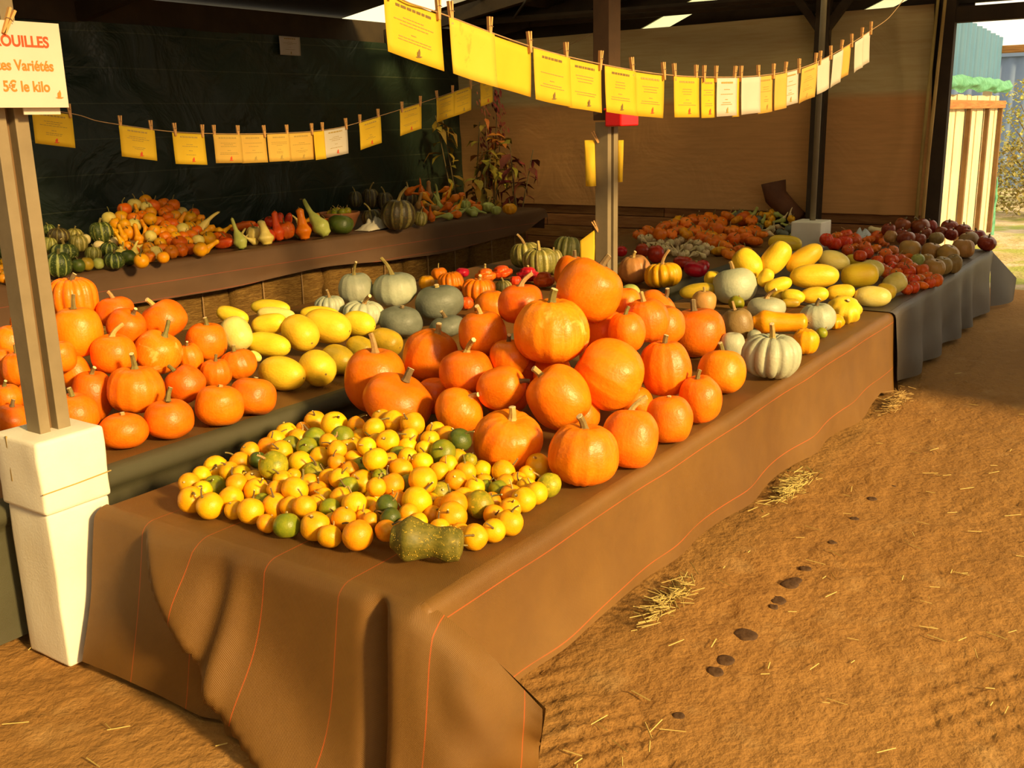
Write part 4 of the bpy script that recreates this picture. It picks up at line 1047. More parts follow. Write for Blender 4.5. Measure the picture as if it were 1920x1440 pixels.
ys_ = [(300+x/4.8, 740+y/4.8, r/4.8, c) for x, y, r, c in A]+[(680+x/4.235, 740+y/4.235, r/4.235, c) for x, y, r, c in B]
ys_ = [(x, y, r*1.06, c) for x, y, r, c in ys_]
PY = [(345,905),(420,880),(500,835),(600,788),(700,790),(780,785),(850,810),(870,850),(900,885),(960,890),(1030,900),(1040,930),(950,985),(880,1005),(700,990),(640,1000),(560,990),(490,975),(380,945)]
rz_ = random.Random(17)
for _ in range(3000):
    x, y = rz_.uniform(340,1050), rz_.uniform(785,1005); r = rz_.uniform(18,22)
    if inpoly(x, y, PY) and all((x-a)**2+(y-b)**2 > (.97*max(r, q))**2 for a, b, q, _ in ys_): ys_.append((x, y-3, r, rz_.choice('yyoooog')))
ys_.sort(key=lambda t: -(t[1]+t[2]*.5))
cm_ = {'y': ('yellow', 'round bright yellow gourd in the pile on the front corner'), 'o': ('amber', 'round orange-yellow gourd in the pile on the front corner'), 'g': ('green', 'round green gourd among the yellow ones'), 'g2': ('mottled', 'yellowish-green gourd among the yellow ones'), 'm': ('mottled', 'mottled green and yellow gourd among the yellow ones'), 'd': ('dgreen', 'dark green gourd among the yellow ones')}
# warty gourd first: it lies in front
o = put('wartyb', 800, 1014, 70, 43, None, mat='warty', stem='thin', smat='stem', ang=-6, fwd=.1, name='warty_gourd', label='warty dark green bottle gourd lying at the front of the yellow gourds', cat='gourd', spin=0)
me_ = o.data; rw = random.Random(4); wm = MB()
for k in range(420):
    t = rw.uniform(-.92, .95); ph = rw.uniform(0, 2*PI)
    pr = curve_prof(WARTP, 30)
    r_ = pl(t, pr)*.985; s = rw.uniform(.014,.034); c = V((math.cos(ph)*r_, math.sin(ph)*r_, t)); b = len(wm.v)
    for q in ((s,0,0),(-s,0,0),(0,s,0),(0,-s,0),(0,0,s*.6),(0,0,-s*.6)): wm.v.append(c+V(q))
    for q in ((0,2,4),(2,1,4),(1,3,4),(3,0,4),(2,0,5),(1,2,5),(3,1,5),(0,3,5)): wm.f.append([b+i for i in q])
wt = wm.build('warts', MT['wart'], o, True, kind='stuff')
for (px, py, r, c) in ys_:
    mt, lb = cm_[c]
    put('round', px, py, r, r*rp.uniform(.90,1.0), heapY, mat=mt, stem='thin' if rp.random() < .75 else 'stub', smat=rp.choice(('stem','drystem','darkstem')), lean=(rp.uniform(-60,60), rp.uniform(-50,60)), name='round_gourd', label=lb, cat='gourd', group='small round gourds on the front corner, '+mt, tol=.90, maxpush=1.10)

# ------------------------------------------------------------------ middle row: orange pumpkins
def heapM(x, y): return clip((y-3.16)*.62, 0, .34)
GM = 'orange pumpkins on the middle row'
mid = [(232,807,44,34,'smooth','stub','drystem',(0,-6),'squat orange pumpkin with a stub stem next to the foam sleeve'),(317,785,45,37,'smooth','tall','stem',(2,0),'orange pumpkin with a tall straight stem at the middle row edge'),(412,760,45,39,'smooth','stub','drystem',(4,-10),'orange pumpkin with a pale dot of stem at the middle row edge'),(475,743,43,36,'smooth','stub','stem',(8,-20),'stemless-looking orange pumpkin nearest the yellow squashes'),
 (140,778,44,42,'smooth','short','stem',(0,0),'orange pumpkin hidden behind the foam sleeve'),(22,790,36,33,'pump','short','darkstem',(10,0),0),(255,730,53,45,'ribbed','tall','stem',(2,-4),'large orange pumpkin with a straight knobbed stem in the middle heap'),(173,742,38,49,'smooth','short','stem',(6,0),'upright elongated orange pumpkin beside the foam sleeve'),(347,720,37,35,'smooth','short','stem',(-34,0),'small orange pumpkin with its stem leaning over'),
 (405,700,29,28,'ribbed','short','stem',(4,0),0),(447,683,34,29,'ribbed','short','stem',(-14,0),'ribbed orange pumpkin touching the yellow squashes'),(12,748,30,28,'pump','short','stem',(0,0),0),(55,742,24,26,'pump',None,'stem',(0,0),0),
 (142,700,28,35,'smooth','short','stem',(-20,0),0),(213,663,41,38,'smooth','hook','drystem',(2,0),'orange pumpkin with a hooked pale stem in the middle heap'),(297,660,44,39,'smooth','hook','stem',(28,0),'orange pumpkin with yellow blotches and a slanting stem'),(357,672,24,29,'ribbed','short','stem',(-10,0),0),(387,640,38,36,'smooth','short','stem',(6,0),'orange pumpkin at the back next to the yellow squashes'),
 (40,690,36,34,'pump','short','stem',(-10,0),0),(5,692,30,42,'smooth',None,'stem',(0,0),0),(115,668,27,30,'smooth',None,'stem',(0,0),0),(145,622,46,48,'smooth','tall','stem',(-2,0),'tall orange pumpkin with a thick stem near the top of the middle heap'),(237,613,36,33,'smooth','short','darkstem',(34,0),0),(307,600,42,37,'smooth','short','drystem',(-30,0),'orange pumpkin with a cut pale stem leaning back in the middle heap'),(20,640,32,30,'pump','short','drystem',(20,0),0),(45,606,24,27,'pump','tall','drystem',(10,0),0),
 (217,584,35,29,'smooth','short','drystem',(-6,0),0),(137,560,46,42,'deeprib','short','darkstem',(0,0),'deeply ribbed orange pumpkin on top at the back of the middle heap')]
for (px, py, rx, ry, k, st, sm_, ln, lb) in mid:
    mt = 'scar' if lb and 'blotches' in lb else rp.choice(('deep','orange','deep'))
    put(k, px, py, rx, ry, heapM, mat=mt, stem=st, smat=sm_, lean=ln, name='orange_pumpkin', label=lb or 'orange pumpkin wedged among others on the middle row', group=None if lb else GM, ymax=4.55)
# yellow marrows on the middle row
def heapS(x, y): return clip((y-3.22)*.42, 0, .22)
GS = 'pale yellow oval squashes on the middle row'
sq = [(529,700,48,32,-12,.35,'lemon','pale yellow oval squash at the front of the middle row pile'),(595,690,37,33,-30,.75,'lemon',0),(634,674,37,27,-25,.6,'olive',0),(676,654,30,23,-25,.5,'olive',0),(724,642,32,26,-20,.4,'olive','yellow squash with shade put into its olive skin beside the grey pumpkins'),  # the last one's olive skin stands in for the shadow on it
 (503,646,44,23,-10,.2,'lemon','yellow squash with a knobbed end lying on the pile'),(563,624,40,32,-38,.55,'lemon',0),(613,612,48,32,-12,.3,'lemon','largest yellow squash on top of the middle row pile'),(443,626,34,29,-60,.3,'pale',0),(505,608,34,20,8,.2,'lemon',0),(672,607,34,24,-10,.3,'lemon','yellow squash with a dark hole at its end'),
 (436,592,32,16,-18,.2,'lemon',0),(518,590,36,14,-6,.1,'pale',0),(507,577,38,16,-4,.1,'lemon','topmost yellow squash lying at the back of the pile'),(600,590,38,16,-4,.1,'lemon',0),(478,668,14,9,-30,.2,'pale',0)]
for (px, py, a, b, an, fw, mt, lb) in sq:
    o = put('long', px, py, a, b, heapS, mat=mt, stem=None, ang=an, fwd=fw, name='yellow_squash', label=lb or 'oval %s squash in the middle row pile' % {'lemon':'lemon-yellow','olive':'olive-shaded yellow','pale':'pale yellow'}[mt], cat='squash', group=None if lb else GS+', '+mt, tol=.8, ymax=4.55)
    t = obj('blossom_scar', SP[0], MT['scarpad'], o); t.location = (0,0,.985); t.scale = (1.6,1.6,1)
# grey pumpkins
def heapG(x, y): return clip((y-3.35)*.28, 0, .12)
gr = [(752,602,41,28,'smooth','slate','stub','darkstem',(8,0),'dark slate-grey flat pumpkin beside the olive squash'),(838,612,34,20,'smooth','slate','short','darkstem',(-10,0),'slate-grey pumpkin half hidden behind the orange heap'),(682,588,39,24,'deeprib','grey','hook','drystem',(6,0),'pale grey flattened pumpkin with a twisted stem'),(823,567,46,33,'smooth','slate','stub','drystem',(-6,0),'largest dark slate-grey pumpkin with an orange stub'),(618,573,28,19,'deeprib','grey','tall','drystem',(0,0),'small pale grey ribbed pumpkin behind the yellow squashes'),(667,541,33,30,'ribbed','grey','long','drystem',(-4,0),'pale grey pumpkin with a long upright stem'),(740,543,42,33,'ribbed','grey','long','drystem',(-8,0),'largest pale grey ribbed pumpkin on the middle row')]
for (px, py, rx, ry, k, mt, st, sm_, ln, lb) in gr: put(k, px, py, rx, ry, heapG, mat=mt, stem=st, smat=sm_, lean=ln, name='grey_pumpkin', label=lb, ymax=4.55)
# mixed little squashes behind the grey pumpkins and around the grey post
def heapR(x, y): return clip((y-3.5)*.03, 0, .02)
mx = [(944,540,17,15,'acorn','custripe','short','cream and green striped small squash',0),(967,527,11,10,'little','redor',None,'small plain orange squash tucked by the striped ones',0),(875,568,13,12,'little','redor',None,'small red-orange squash beside the slate pumpkin',0),(898,543,32,22,'deeprib','deep','short','flat ribbed orange pumpkin behind the slate pumpkin',0),(846,531,25,22,'deeprib','orange','stub','bright orange lobed pumpkin behind the slate pumpkin',0),(800,530,15,14,'little','amber',None,'small yellow-orange gourd next to the pale grey pumpkin',0),(823,513,15,12,'little','orange','thin','small orange lobed squash with a thin stem',0),(867,511,13,9,'little','red',None,'small red squash at the back of the middle row',0),(910,514,20,14,'turban','redor','short','red-orange turban squash with a short stem',0),(940,508,21,13,'turban','redor',None,'red-orange turban squash with a pale cap',0),(990,512,22,15,'turban','red','stub','red and green turban squash beside the brownish one',0),(1020,522,20,16,'turban','terraq',None,'brownish turban squash beside the orange heap',0),
 (986,478,30,24,'deeprib','custripe','long','olive striped pumpkin with a long curved stem',0),(1012,490,32,26,'deeprib','custripe','tall','olive striped pumpkin in front of the other striped ones',0),(1038,494,18,24,'acorn','custripe','short','narrow olive striped gourd beside the orange heap',0),(1063,467,26,25,'deeprib','custripe','stub','round olive striped pumpkin next to the grey post',0),
 (1168,508,17,17,'round','olive',None,'olive round gourd at the foot of the grey post',0),(1190,505,30,27,'ribbed','tan','short','pinkish-tan pumpkin beside the grey post',0),(1243,516,36,24,'deeprib','amber','long','flat golden pumpkin with a long curved stem',0),
 (1230,476,16,17,'round','red','short','bright red round squash behind the golden pumpkin',0),(1204,470,13,14,'round','red','short','bright red squash next to the pinkish-tan pumpkin',0),(1165,471,11,10,'round','red','thin','small red squash right at the grey post',0),(1281,492,19,12,'smooth','red','stub','flat red squash beside the golden pumpkin',0),(1304,504,22,15,'smooth','red','stub','glossy dark red flat squash with bright glints',0),(1318,499,13,12,'round','red',None,'small glossy red squash behind the dark red one',0)]
MT['terraq'] = MT['redor']
for (px, py, rx, ry, k, mt, st, lb, ln) in mx: put(k, px, py, rx, ry, heapR, mat=mt, stem=st, smat='drystem', lean=(rp.uniform(-8,8), rp.uniform(-6,6)), name='squash', label=lb, cat='squash', ymax=4.62, tol=.75)
# scatter a pile over an image region
def pile(P, rpx, surf, choices, base, seed, gap=1.5, n=5000, ymax=None, xmax=None, ymin=None, name='gourd', cat='gourd', asp=(.85,1.0), tol=.90, maxpush=1.10, order=None):
    r = random.Random(seed); pts = []; x0, x1 = min(p[0] for p in P), max(p[0] for p in P); y0, y1 = min(p[1] for p in P), max(p[1] for p in P)
    for _ in range(n):
        x, y = r.uniform(x0, x1), r.uniform(y0, y1)
        if inpoly(x, y, P):
            q = rpx*r.uniform(.85,1.15)
            if all((x-a)**2+(y-b)**2 > ((q+c)*gap*.5)**2 for a, b, c in pts): pts.append((x, y, q))
    pts.sort(key=lambda t: -t[1])
    for x, y, q in pts:
        ch = r.choice(choices); k, mt, lb, st = ch[:4]; kw = {}
        ry = q*r.uniform(*asp)
        if k in ('long','bottle','crook'): kw = dict(ang=r.choice((r.uniform(-40,40), r.uniform(140,220), r.uniform(50,120))), fwd=r.uniform(-.3,.5)); ry = q*.62; q *= 1.45
        if k == 'patis': ry = q*.55
        put(k, x, y, q, ry, surf, base, mat=mt, stem=st, smat=r.choice(('drystem','stem')), lean=(r.uniform(-30,30), r.uniform(-20,45)), name=name, label=lb, cat=cat, group=lb.split(' ', 1)[1], ymax=ymax, xmax=xmax, ymin=ymin, tol=tol, maxpush=maxpush, **kw)
pile([(1198,446),(1230,438),(1262,446),(1335,462),(1336,474),(1285,482),(1262,474),(1205,460)], 8, heapR, [('crook','cream','small cream knobbly gourd in the pale heap on the middle row','thin'),('little','cream','small cream knobbly gourd in the pale heap on the middle row','thin')], ZT, 3, gap=1.05, ymax=4.62, xmax=9.5)
def heapP(x, y): return clip(.15-.20*math.hypot(x-8.6, y-3.9), 0, .16)
pile([(1190,442),(1250,418),(1330,404),(1400,404),(1425,424),(1432,450),(1405,470),(1365,488),(1335,468),(1262,442)], 15, heapP, [('patis','amber','scalloped golden squash in the far heap on the middle row','thin'),('patis','orange','scalloped orange squash in the far heap on the middle row','thin'),('patis','orange','scalloped orange squash in the far heap on the middle row','stub'),('little','deep','lobed deep-orange squash in the far heap on the middle row','thin')], ZT, 4, gap=.95, ymax=4.62, xmax=9.5, name='scalloped_squash', cat='squash')
pile([(1360,404),(1400,398),(1482,400),(1488,438),(1450,442),(1415,436),(1400,412)], 8.5, heapP, [('round','slate','small slate-grey gourd in the far heap near the foam box','thin'),('crook','cream','small cream gourd in the far heap near the foam box','thin'),('bottle','pgreen','small pale green bottle gourd near the foam box','thin'),('little','amber','small golden gourd in the far heap near the foam box','thin')], ZT, 5, gap=1.1, ymax=4.62, xmax=9.6)
for (px, py, r) in ((1553,416,9),(1549,427,8)): put('round', px, py, r, r, None, mat='slate', stem='thin', name='gourd', label='dark slate gourd just past the foam box', cat='gourd', group='dark gourds past the foam box', ymax=4.62)

# ------------------------------------------------------------------ front row: mixed squashes and yellow pile
fx = [(1446,667,55,42,'deeprib','grey','tall','drystem',(2,0),'large deeply ribbed grey-green pumpkin at the edge of the front row'),(1511,640,25,25,'little','amber',None,'stem',(0,0),'knobbly golden squash beside the ribbed grey-green pumpkin'),(1541,624,11,10,'round','green','short','drystem',(40,0),'little green gourd beside the knobbly golden squash'),(1373,648,24,26,'smooth','grey',None,'stem',(0,0),'pale green-grey pumpkin squeezed behind the orange heap'),(1415,632,14,14,'smooth','grey',None,'stem',(0,0),'pale grey pumpkin peeping out behind the ribbed one'),(1532,598,34,27,'ribbed','grey','short','darkstem',(-6,0),'grey pumpkin with a dark stem beside the yellow bottle squash'),(1383,608,29,31,'smooth','brown','tall','drystem',(-14,0),'brown-grey pumpkin with a tall pale stem'),(1437,576,35,19,'smooth','grey','hook','drystem',(0,0),'flat pale grey pumpkin behind the yellow bottle squash'),(1381,568,15,14,'round','green','stub','drystem',(20,0),'dark green round gourd before the large pale pumpkin'),(1320,566,23,22,'smooth','tan','short','drystem',(0,0),'golden-tan squash behind the flattened orange pumpkin'),(1378,536,41,34,'smooth','grey','short','drystem',(-6,-14),'large smooth pale grey-green pumpkin'),(1336,523,16,16,'round','lemon',None,'stem',(0,0),'yellow round gourd behind the large pale pumpkin')]
put('stout', 1461, 604, 52, 22, None, mat='amber', stem='thin', smat='darkstem', ang=-2, fwd=.12, name='bottle_squash', label='long yellow bottle squash lying behind the ribbed grey-green pumpkin', cat='squash', spin=0, ymax=2.5)
for (px, py, rx, ry, k, mt, st, sm_, ln, lb) in fx: put(k, px, py, rx, ry, None, mat=mt, stem=st, smat=sm_, lean=ln, name='squash', label=lb, cat='pumpkin' if 'pumpkin' in lb.split(' ')[-1] or 'pumpkin' in lb[:40] else 'squash', ymax=2.5)
put('round', 1182, 551, 19, 19, None, mat='pgreen', stem=None, name='gourd', label='light green round gourd beside the orange heap', cat='gourd', ymax=2.52)
put('long', 1308, 545, 34, 14, None, mat='olive', stem=None, ang=8, fwd=.2, name='squash', label='olive-brown long squash lying behind the orange heap', cat='squash', ymax=2.5)
put('patis', 1584, 580, 33, 24, None, mat='lemon', stem='stub', smat='darkstem', lean=(6, 30), name='scalloped_squash', label='pale yellow scalloped squash at the near edge of the yellow pile', cat='squash')
put('patis', 1566, 604, 18, 14, None, mat='amber', stem=None, lean=(0, 20), name='scalloped_squash', label='small golden scalloped squash beside the grey pumpkin', cat='squash')
def heapF(x, y): return clip(.24-.42*max(0, math.hypot((x-6.4)*.8, (y-2.2))-.12), 0, .22)
fy = [(1636,556,34,20,-4,.2,'pale','pale greenish-yellow oval squash at the table edge'),(1662,546,18,15,-20,.5,'lemon',0),(1678,531,22,19,30,.5,'pale','round pale yellow squash nearest the red-orange pile'),(1576,548,26,15,4,.2,'lemon',0),(1527,553,26,15,6,.2,'lemon',0),(1487,556,22,14,-10,.2,'lemon',0),(1461,556,18,13,0,.2,'olive',0),(1482,568,18,9,0,.1,'olive',0),(1459,535,26,14,18,.1,'lemon',0),(1435,521,18,14,60,.3,'lemon',0),(1527,518,45,23,2,.1,'lemon','large ribbed-looking yellow squash in the middle of the yellow pile'),(1612,516,34,23,4,.2,'lemon','fat yellow squash on the aisle side of the yellow pile'),(1633,505,24,18,0,.2,'pale',0),(1402,495,31,25,-48,.2,'lemon','yellow squash hanging down over the large pale pumpkin'),(1454,484,34,23,52,.1,'lemon','yellow squash standing on end at the top of the yellow pile'),(1508,484,38,20,34,.1,'lemon','yellow squash leaning towards the foam box'),(1563,489,30,19,-18,.2,'pale','pale yellow squash with a rubbed patch'),(1602,488,18,11,-10,.2,'lemon',0)]
for (px, py, a, b, an, fw, mt, lb) in fy:
    o = put('long', px, py, a, b, heapF, mat=mt, stem=None, ang=an, fwd=fw, name='yellow_squash', label=lb or 'oval %s squash in the front row pile' % {'lemon':'lemon-yellow','olive':'olive-yellow','pale':'pale yellow'}[mt], cat='squash', group=None if lb else 'oval yellow squashes on the front row, '+mt, tol=.76, ymax=2.55)
    t = obj('blossom_scar', SP[0], MT['scarpad'], o); t.location = (0,0,.985); t.scale = (1.6,1.6,1)
o = put('long', 1472, 456, 31, 15, lambda x, y: .03, mat='lemon', stem=None, ang=-6, fwd=.1, name='yellow_squash', label='topmost flat yellow squash of the front row pile', cat='squash', tol=.8)
t = obj('blossom_scar', SP[0], MT['scarpad'], o); t.location = (0,0,.985); t.scale = (1.6,1.6,1)
def heapQ(x, y): return clip(.08-.16*max(0, math.hypot(x-7.3, y-2.1)-.2), 0, .12)
pile([(1545,450),(1580,436),(1640,444),(1662,458),(1700,482),(1752,516),(1756,530),(1700,546),(1664,520),(1604,478)], 12.5, heapQ, [('little','redor','small red-orange lobed squash in the front row pile',  'stub'),('little','redor','small red-orange lobed squash in the front row pile','thin'),('patis','deep','scalloped bright orange squash in the front row pile','stub')], ZT, 6, gap=1.0, ymax=2.55, name='small_squash', cat='squash')
ft = [(1751,503,21,18,'tan'),(1767,498,18,17,'brown'),(1787,497,16,18,'brown'),(1721,489,13,13,'pgreen'),(1738,488,13,12,'tan'),(1706,467,20,17,'tan'),(1747,472,19,17,'tan'),(1778,476,20,17,'tan'),(1806,466,20,18,'tan'),(1816,450,18,15,'brown'),(1756,447,14,12,'brown'),(1699,447,17,14,'darkred'),(1723,449,13,12,'darkred'),(1850,456,17,14,'darkred'),(1832,444,15,13,'darkred'),(1784,440,12,11,'darkred'),(1670,444,12,12,'tan'),(1666,431,13,12,'darkred'),(1806,433,14,13,'darkred'),(1725,425,18,15,'darkred'),(1692,423,15,14,'darkred'),(1747,426,11,14,'darkred'),(1780,427,16,14,'darkred'),(1690,440,12,11,'darkred'),(1735,438,12,11,'darkred'),(1765,436,12,11,'darkred'),(1815,440,12,11,'darkred')]
def heapT(x, y): return clip((y-1.7)*.12, 0, .08)
for (px, py, rx, ry, mt) in ft:
    lb = {'tan':'tan-orange round pumpkin at the far end of the front row','brown':'brown-olive round pumpkin at the far end of the front row','darkred':'dark red glossy pumpkin at the far end of the front row','pgreen':'pale green round squash beside the red-orange pile'}[mt]
    put(rp.choice(('ribbed','smooth')), px, py, rx, ry, heapT, mat=mt, stem='short' if mt == 'darkred' else 'stub', smat='darkstem', lean=(rp.uniform(-20,20), rp.uniform(-10,20)), name='pumpkin', label=lb, group='far end pumpkins, '+mt, ymax=2.58, tol=.8)
put('bottle', 1646, 433, 18, 11, None, mat='cream', stem='thin', ang=160, fwd=.1, name='bottle_gourd', label='pale cream bottle gourd lying among the dark red pumpkins', cat='gourd', ymax=2.58)

# ------------------------------------------------------------------ rear row
def heapA(x, y): return clip((y-yf(x)-.12)*.50, 0, .34)
def heapL(x, y): return clip((y-yf(x)-.15)*.32, 0, .20)
GA = 'striped green squashes on the rear row'
ra = [(110,496,24,24,'acorn','acorn'),(147,498,13,13,'round','dgreen'),(163,496,13,13,'round','olive'),(185,494,11,11,'round','pgreen'),(215,488,19,16,'acorn','acorn'),(241,483,15,15,'round','dgreen'),(175,476,15,14,'acorn','custripe'),(205,468,16,14,'acorn','acorn'),(120,473,26,17,'acorn','acorn'),(147,456,17,17,'acorn','custripe'),(92,460,15,16,'acorn','custripe'),(110,442,20,15,'acorn','turk'),(140,440,15,12,'acorn','custripe'),(92,432,12,12,'acorn','acorn'),(190,436,22,21,'acorn','acorn'),(12,474,19,19,'acorn','acorn'),(160,449,10,10,'round','cream'),(186,461,11,10,'round','cream'),(215,453,9,9,'round','cream'),(228,466,10,9,'crook','pale'),(252,466,11,9,'crook','pale'),(18,452,12,12,'acorn','turk')]
nm = {'acorn':'dark green squash with pale stripes on the rear row','dgreen':'plain dark green round gourd on the rear row','olive':'olive-yellow round gourd on the rear row','pgreen':'pale green round gourd on the rear row','custripe':'light olive striped squash on the rear row','turk':'brown-green striped squash on the rear row','cream':'small cream gourd among the striped green ones','pale':'small pale yellow crookneck beside the striped green ones'}
for (px, py, rx, ry, k, mt) in ra:
    kw = dict(ang=rp.uniform(30,100), fwd=.1) if k == 'crook' else {}
    put(k, px, py, rx*(1.4 if k == 'crook' else 1), ry, heapL, ZR, mat=mt, stem='short', smat='stem', name='striped_squash' if 'strip' in nm[mt] else 'gourd', label=nm[mt], cat='squash' if 'squash' in nm[mt] else 'gourd', group=GA+', '+mt, ymax=7.22, tol=.76, **kw)
pile([(222,482),(264,490),(300,484),(345,475),(396,464),(400,442),(382,420),(372,402),(335,390),(322,378),(262,376),(228,384),(224,402),(198,412),(206,430),(224,452)], 12.5, heapA, [('round','amber','small golden round gourd in the rear row heap','thin'),('little','orange','small orange lobed gourd in the rear row heap','stub'),('round','amber','small golden round gourd in the rear row heap','stub'),('round','deep','small deep-orange round gourd in the rear row heap','thin'),('round','pale','small pale yellow round gourd in the rear row heap','thin'),('bottle','amber','small golden pear gourd in the rear row heap','thin')], ZR, 8, gap=1.02, ymax=7.22)
pile([(0,488),(14,486),(30,500),(32,524),(0,530)], 8, heapA, [('round','amber','tiny golden gourd at the camera-side end of the rear row'.replace('camera-side','near'),'thin')], ZR, 9, gap=1.1, ymax=7.22)
rc = [('crook',385,418,30,12,60,'pale','pale crookneck gourd arching over the golden heap'),('crook',405,440,20,13,150,'deep','deep orange gourd lying beside the golden heap'),('crook',445,440,30,13,110,'pgreen','pale green swan-necked gourd beside the golden heap'),('long',420,456,20,10,10,'redor','long orange-red gourd at the rear row edge'),('long',455,424,26,8,12,'redor','slim red-orange gourd leaning at the back of the rear row'),('little',476,438,14,14,0,'pale','knobbly pale yellow gourd on the rear row'),('bottle',497,436,24,15,100,'pale','cream-yellow bottle gourd on the rear row'),('bottle',518,424,28,12,105,'redor','red-orange bottle gourd standing with its neck up'),('little',536,432,17,17,0,'redor','plump red-orange gourd on the rear row'),('bottle',567,422,30,15,100,'orange','orange bottle gourd standing on its base'),('crook',588,408,42,17,128,'pgreen','green swan gourd with a long raised neck'),('smooth',639,422,24,18,0,'dgreen','dark green flat pumpkin beside the white bag')]
for (k, px, py, a, b, an, mt, lb) in rc:
    kw = dict(ang=an, fwd=.1) if k in ('crook','long','bottle') else {}
    put(k, px, py, a, b, heapL, ZR, mat=mt, stem='stub' if k == 'smooth' else 'thin', smat='stem', name='gourd', label=lb, cat='gourd', ymax=7.22, ymin=5.95, tol=.7, **kw)
tk = [(747,402,33,29,'turk','largest brown striped squash with an orange cap beside the bowl'),(697,410,19,18,'turk','brown striped squash right beside the terracotta bowl'),(788,410,14,14,'custripe','olive and orange squash beside the largest brown striped one'),(695,372,17,19,'turk','brown striped squash standing behind the terracotta bowl'),(666,374,13,16,'turk','small dark striped squash behind the terracotta bowl'),(722,378,16,18,'turk','dark striped squash behind the largest brown one'),(764,372,18,18,'turk','dark brown squash at the back beside the long gourds')]
for (px, py, rx, ry, mt, lb) in tk: put('acorn', px, py, rx, ry, None, ZR, mat=mt, stem='long', smat='drystem', lean=(rp.uniform(-10,10), 0), name='striped_squash', label=lb, cat='squash', ymax=7.22, tol=.75)
pile([(772,350),(800,352),(850,362),(895,385),(900,402),(855,408),(800,412),(790,388)], 12, heapL, [('crook','amber','long golden crookneck gourd in the far rear row heap','thin'),('crook','orange','long orange crookneck gourd in the far rear row heap','thin'),('bottle','tan','tan bottle gourd in the far rear row heap','thin'),('crook','pgreen','long pale green crookneck in the far rear row heap','thin')], ZR, 12, gap=1.0, ymax=7.22, ymin=5.86)
for i, (px, py, r, mt, lb) in enumerate(((872,384,12,'pgreen','pale green spiked gourd next to the golden crooknecks'),(893,390,12,'orange','orange and white spiked gourd near the table end'),(915,388,13,'pgreen','green and white spiked gourd near the table end'),(930,394,11,'pgreen','small green spiked gourd at the table end'),(956,391,14,'amber','golden flat gourd at the very end of the rear row'))):
    put('patis', px, py, r, r*.8, heapL, ZR, mat=mt, stem='long' if i < 3 else 'thin', smat='stem', lean=(0,0), name='spiked_gourd', label=lb, cat='gourd', ymax=7.22, tol=.7)
pile([(398,462),(402,432),(440,420),(500,416),(560,412),(612,408),(612,430),(560,446),(500,452),(450,458)], 12, heapL, [('little','redor','small red-orange gourd in the mixed run on the rear row','thin'),('crook','pale','pale yellow crookneck in the mixed run on the rear row','thin'),('bottle','amber','golden bottle gourd in the mixed run on the rear row','thin'),('little','deep','small deep-orange gourd in the mixed run on the rear row','thin'),('crook','pgreen','pale green crookneck in the mixed run on the rear row','thin'),('long','redor','slim red-orange gourd in the mixed run on the rear row','thin')], ZR, 31, gap=1.35, ymax=7.22, ymin=6.05)
# terracotta bowl with small gourds
bp = aty(637, 424, 6.25); bp.z = ZR-.004
bowl = empty('bowl', bp, label='terracotta bowl of small gourds on the rear row', cat='bowl')
pr = [(0,.11),(.02,.13),(.10,.165),(.125,.18),(.145,.182),(.145,.165),(.10,.145),(.035,.10),(.03,.01)]
vs = []; n = 32
for z, r_ in pr: vs += [(math.cos(2*PI*k/n)*r_, math.sin(2*PI*k/n)*r_, z) for k in range(n)]
fs = [(i*n+k, i*n+(k+1)%n, (i+1)*n+(k+1)%n, (i+1)*n+k) for i in range(len(pr)-1) for k in range(n)]+[tuple(range(n-1,-1,-1))]
obj('shell', mesh('shell', vs, fs, True), MT['terra'], bowl)
for k in range(9):
    a = k*2.4; q = .10*(k/9)**.5; o = obj('gourd', rp.choice(G['round']), None, None, bp+V((math.cos(a)*q, math.sin(a)*q, .13+.02*(k%2))), label='small olive gourd heaped in the terracotta bowl', cat='gourd', group='gourds in the terracotta bowl'); o.scale = (.036,.036,.034)
    o.material_slots[0].link = 'OBJECT'; o.material_slots[0].material = MT[('olive','green','mottled')[k%3]]
    t = obj('stem', ST['thin'][k%3], None, o, (0,0,.9)); t.material_slots[0].link = 'OBJECT'; t.material_slots[0].material = MT['drystem']
# crumpled white bag
def crumple(name, loc, L, W, H, seed, mat, label, rz=0):
    vs = []; nu, nv = 20, 12
    for i in range(nu+1):
        for j in range(nv+1):
            a, b = i/nu*2-1, j/nv*2-1; f_ = max(0, 1-a*a)*max(0, 1-b*b)
            vs.append((a*L/2, b*W/2, .004+H*f_*(.45+.9*abs(noise.noise(V((a*2.2, b*2.2, seed)))))+.004*noise.noise(V((a*6, b*6, seed)))))
    fs = [(i*(nv+1)+j, (i+1)*(nv+1)+j, (i+1)*(nv+1)+j+1, i*(nv+1)+j+1) for i in range(nu) for j in range(nv)]
    o = obj(name, mesh(name, vs, fs, True), MT[mat], None, loc, label=label, cat='bag'); o.rotation_euler = (0,0,rz)
    s = o.modifiers.new('thick', 'SOLIDIFY'); s.thickness = .003; return o
p = aty(705, 432, 5.93); crumple('plastic_bag', (p.x, p.y, ZR), .42, .16, .12, 3, 'bag', 'crumpled white bag lying at the rear row edge', .1)
p = atz(1556, 442, ZT+.03); crumple('plastic_bag', (p.x, 2.50, ZT), .35, .2, .12, 6, 'silver', 'crumpled shiny silver bag beside the foam box', .4)
# brown curled log hung before the tarpaulin
lg = empty('log', (9.82, 3.5, .60), label='brown curved log piece standing before the tan tarpaulin', cat='log')
MB().tube([(0,-.22,.0),(0,-.10,.10),(0,.02,.22),(0,.05,.36)], [.09,.10,.11,.12], 14).build('trunk', MT['logbark'], lg, True)
MB().box((0,0,-.3),(.2,.5,.6)).build('stand', MT['darkwood'], lg)

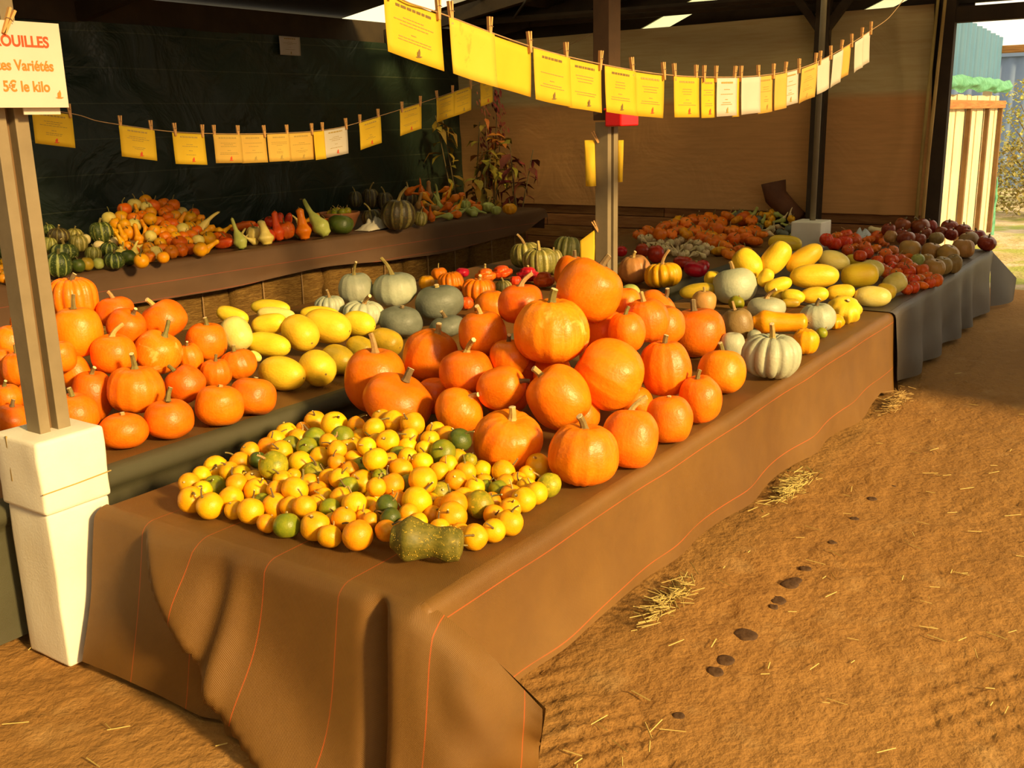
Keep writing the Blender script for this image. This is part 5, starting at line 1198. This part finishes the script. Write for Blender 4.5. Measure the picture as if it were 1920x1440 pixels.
# ------------------------------------------------------------------ dried plants in the far corner
LF = [leafmesh('leaf', .5, .25), leafmesh('leaf', .35, .5)]
def plant(loc, h, n, seed, mats, label, spread=.25, tuft=False):
    r = random.Random(seed); b = empty('dried_plant', loc, label=label, cat='plant')
    for s in range(4):
        e = V((r.uniform(-spread, spread), r.uniform(-spread, spread), h*r.uniform(.7,1))); mid_ = e*.5+V((r.uniform(-.05,.05), r.uniform(-.05,.05), 0))
        MB().tube([(0,0,0), mid_, e], [.012,.009,.005], 6).build('stalk', MT['darkstem'], b, True)
        for k in range(n):
            t = r.uniform(.25, 1); p = V((0,0,0)).lerp(mid_, t*2) if t < .5 else mid_.lerp(e, t*2-1)
            o = bpy.data.objects.new('leaf', r.choice(LF)); C.objects.link(o); o.parent = b; o.location = p
            if not o.data.materials: o.data.materials.append(MT['leaf'])
            o.material_slots[0].link = 'OBJECT'; o.material_slots[0].material = MT[r.choice(mats)]
            s_ = r.uniform(.12,.24); o.scale = (s_, s_, s_); o.rotation_euler = (r.uniform(-.9,.3), r.uniform(-.4,.4), r.uniform(0, 6.3))
        if tuft:
            m = MB()
            for k in range(40):
                p = e+V((r.gauss(0,.035), r.gauss(0,.035), r.gauss(0,.08))); s_ = r.uniform(.02,.04)
                m.poly([p+V(q)*s_ for q in ((-.6,0,0),(0,.3,.9),(.6,0,0),(0,-.3,-.9))])
            obj('flower_tuft', mesh('tuft', m.v, m.f), MT['rleaf'], b)
plant((9.45,7.05,0), 1.80, 17, 1, ('leaf','leaf','leaf'), 'tall dry green stalks in the dark tarpaulin corner', .30)
plant((9.52,6.72,0), 1.90, 17, 2, ('oleaf','leaf','oleaf'), 'dried plant with orange leaves and dark red tufts in the corner', .18, True)
plant((9.55,6.35,0), 1.50, 15, 3, ('rleaf','leaf','rleaf'), 'dark red-leaved dried plant nearest the tan tarpaulin', .28)
plant((9.38,6.80,0), 1.30, 18, 4, ('leaf','oleaf','leaf'), 'low yellowing plant just behind the rear row', .22)
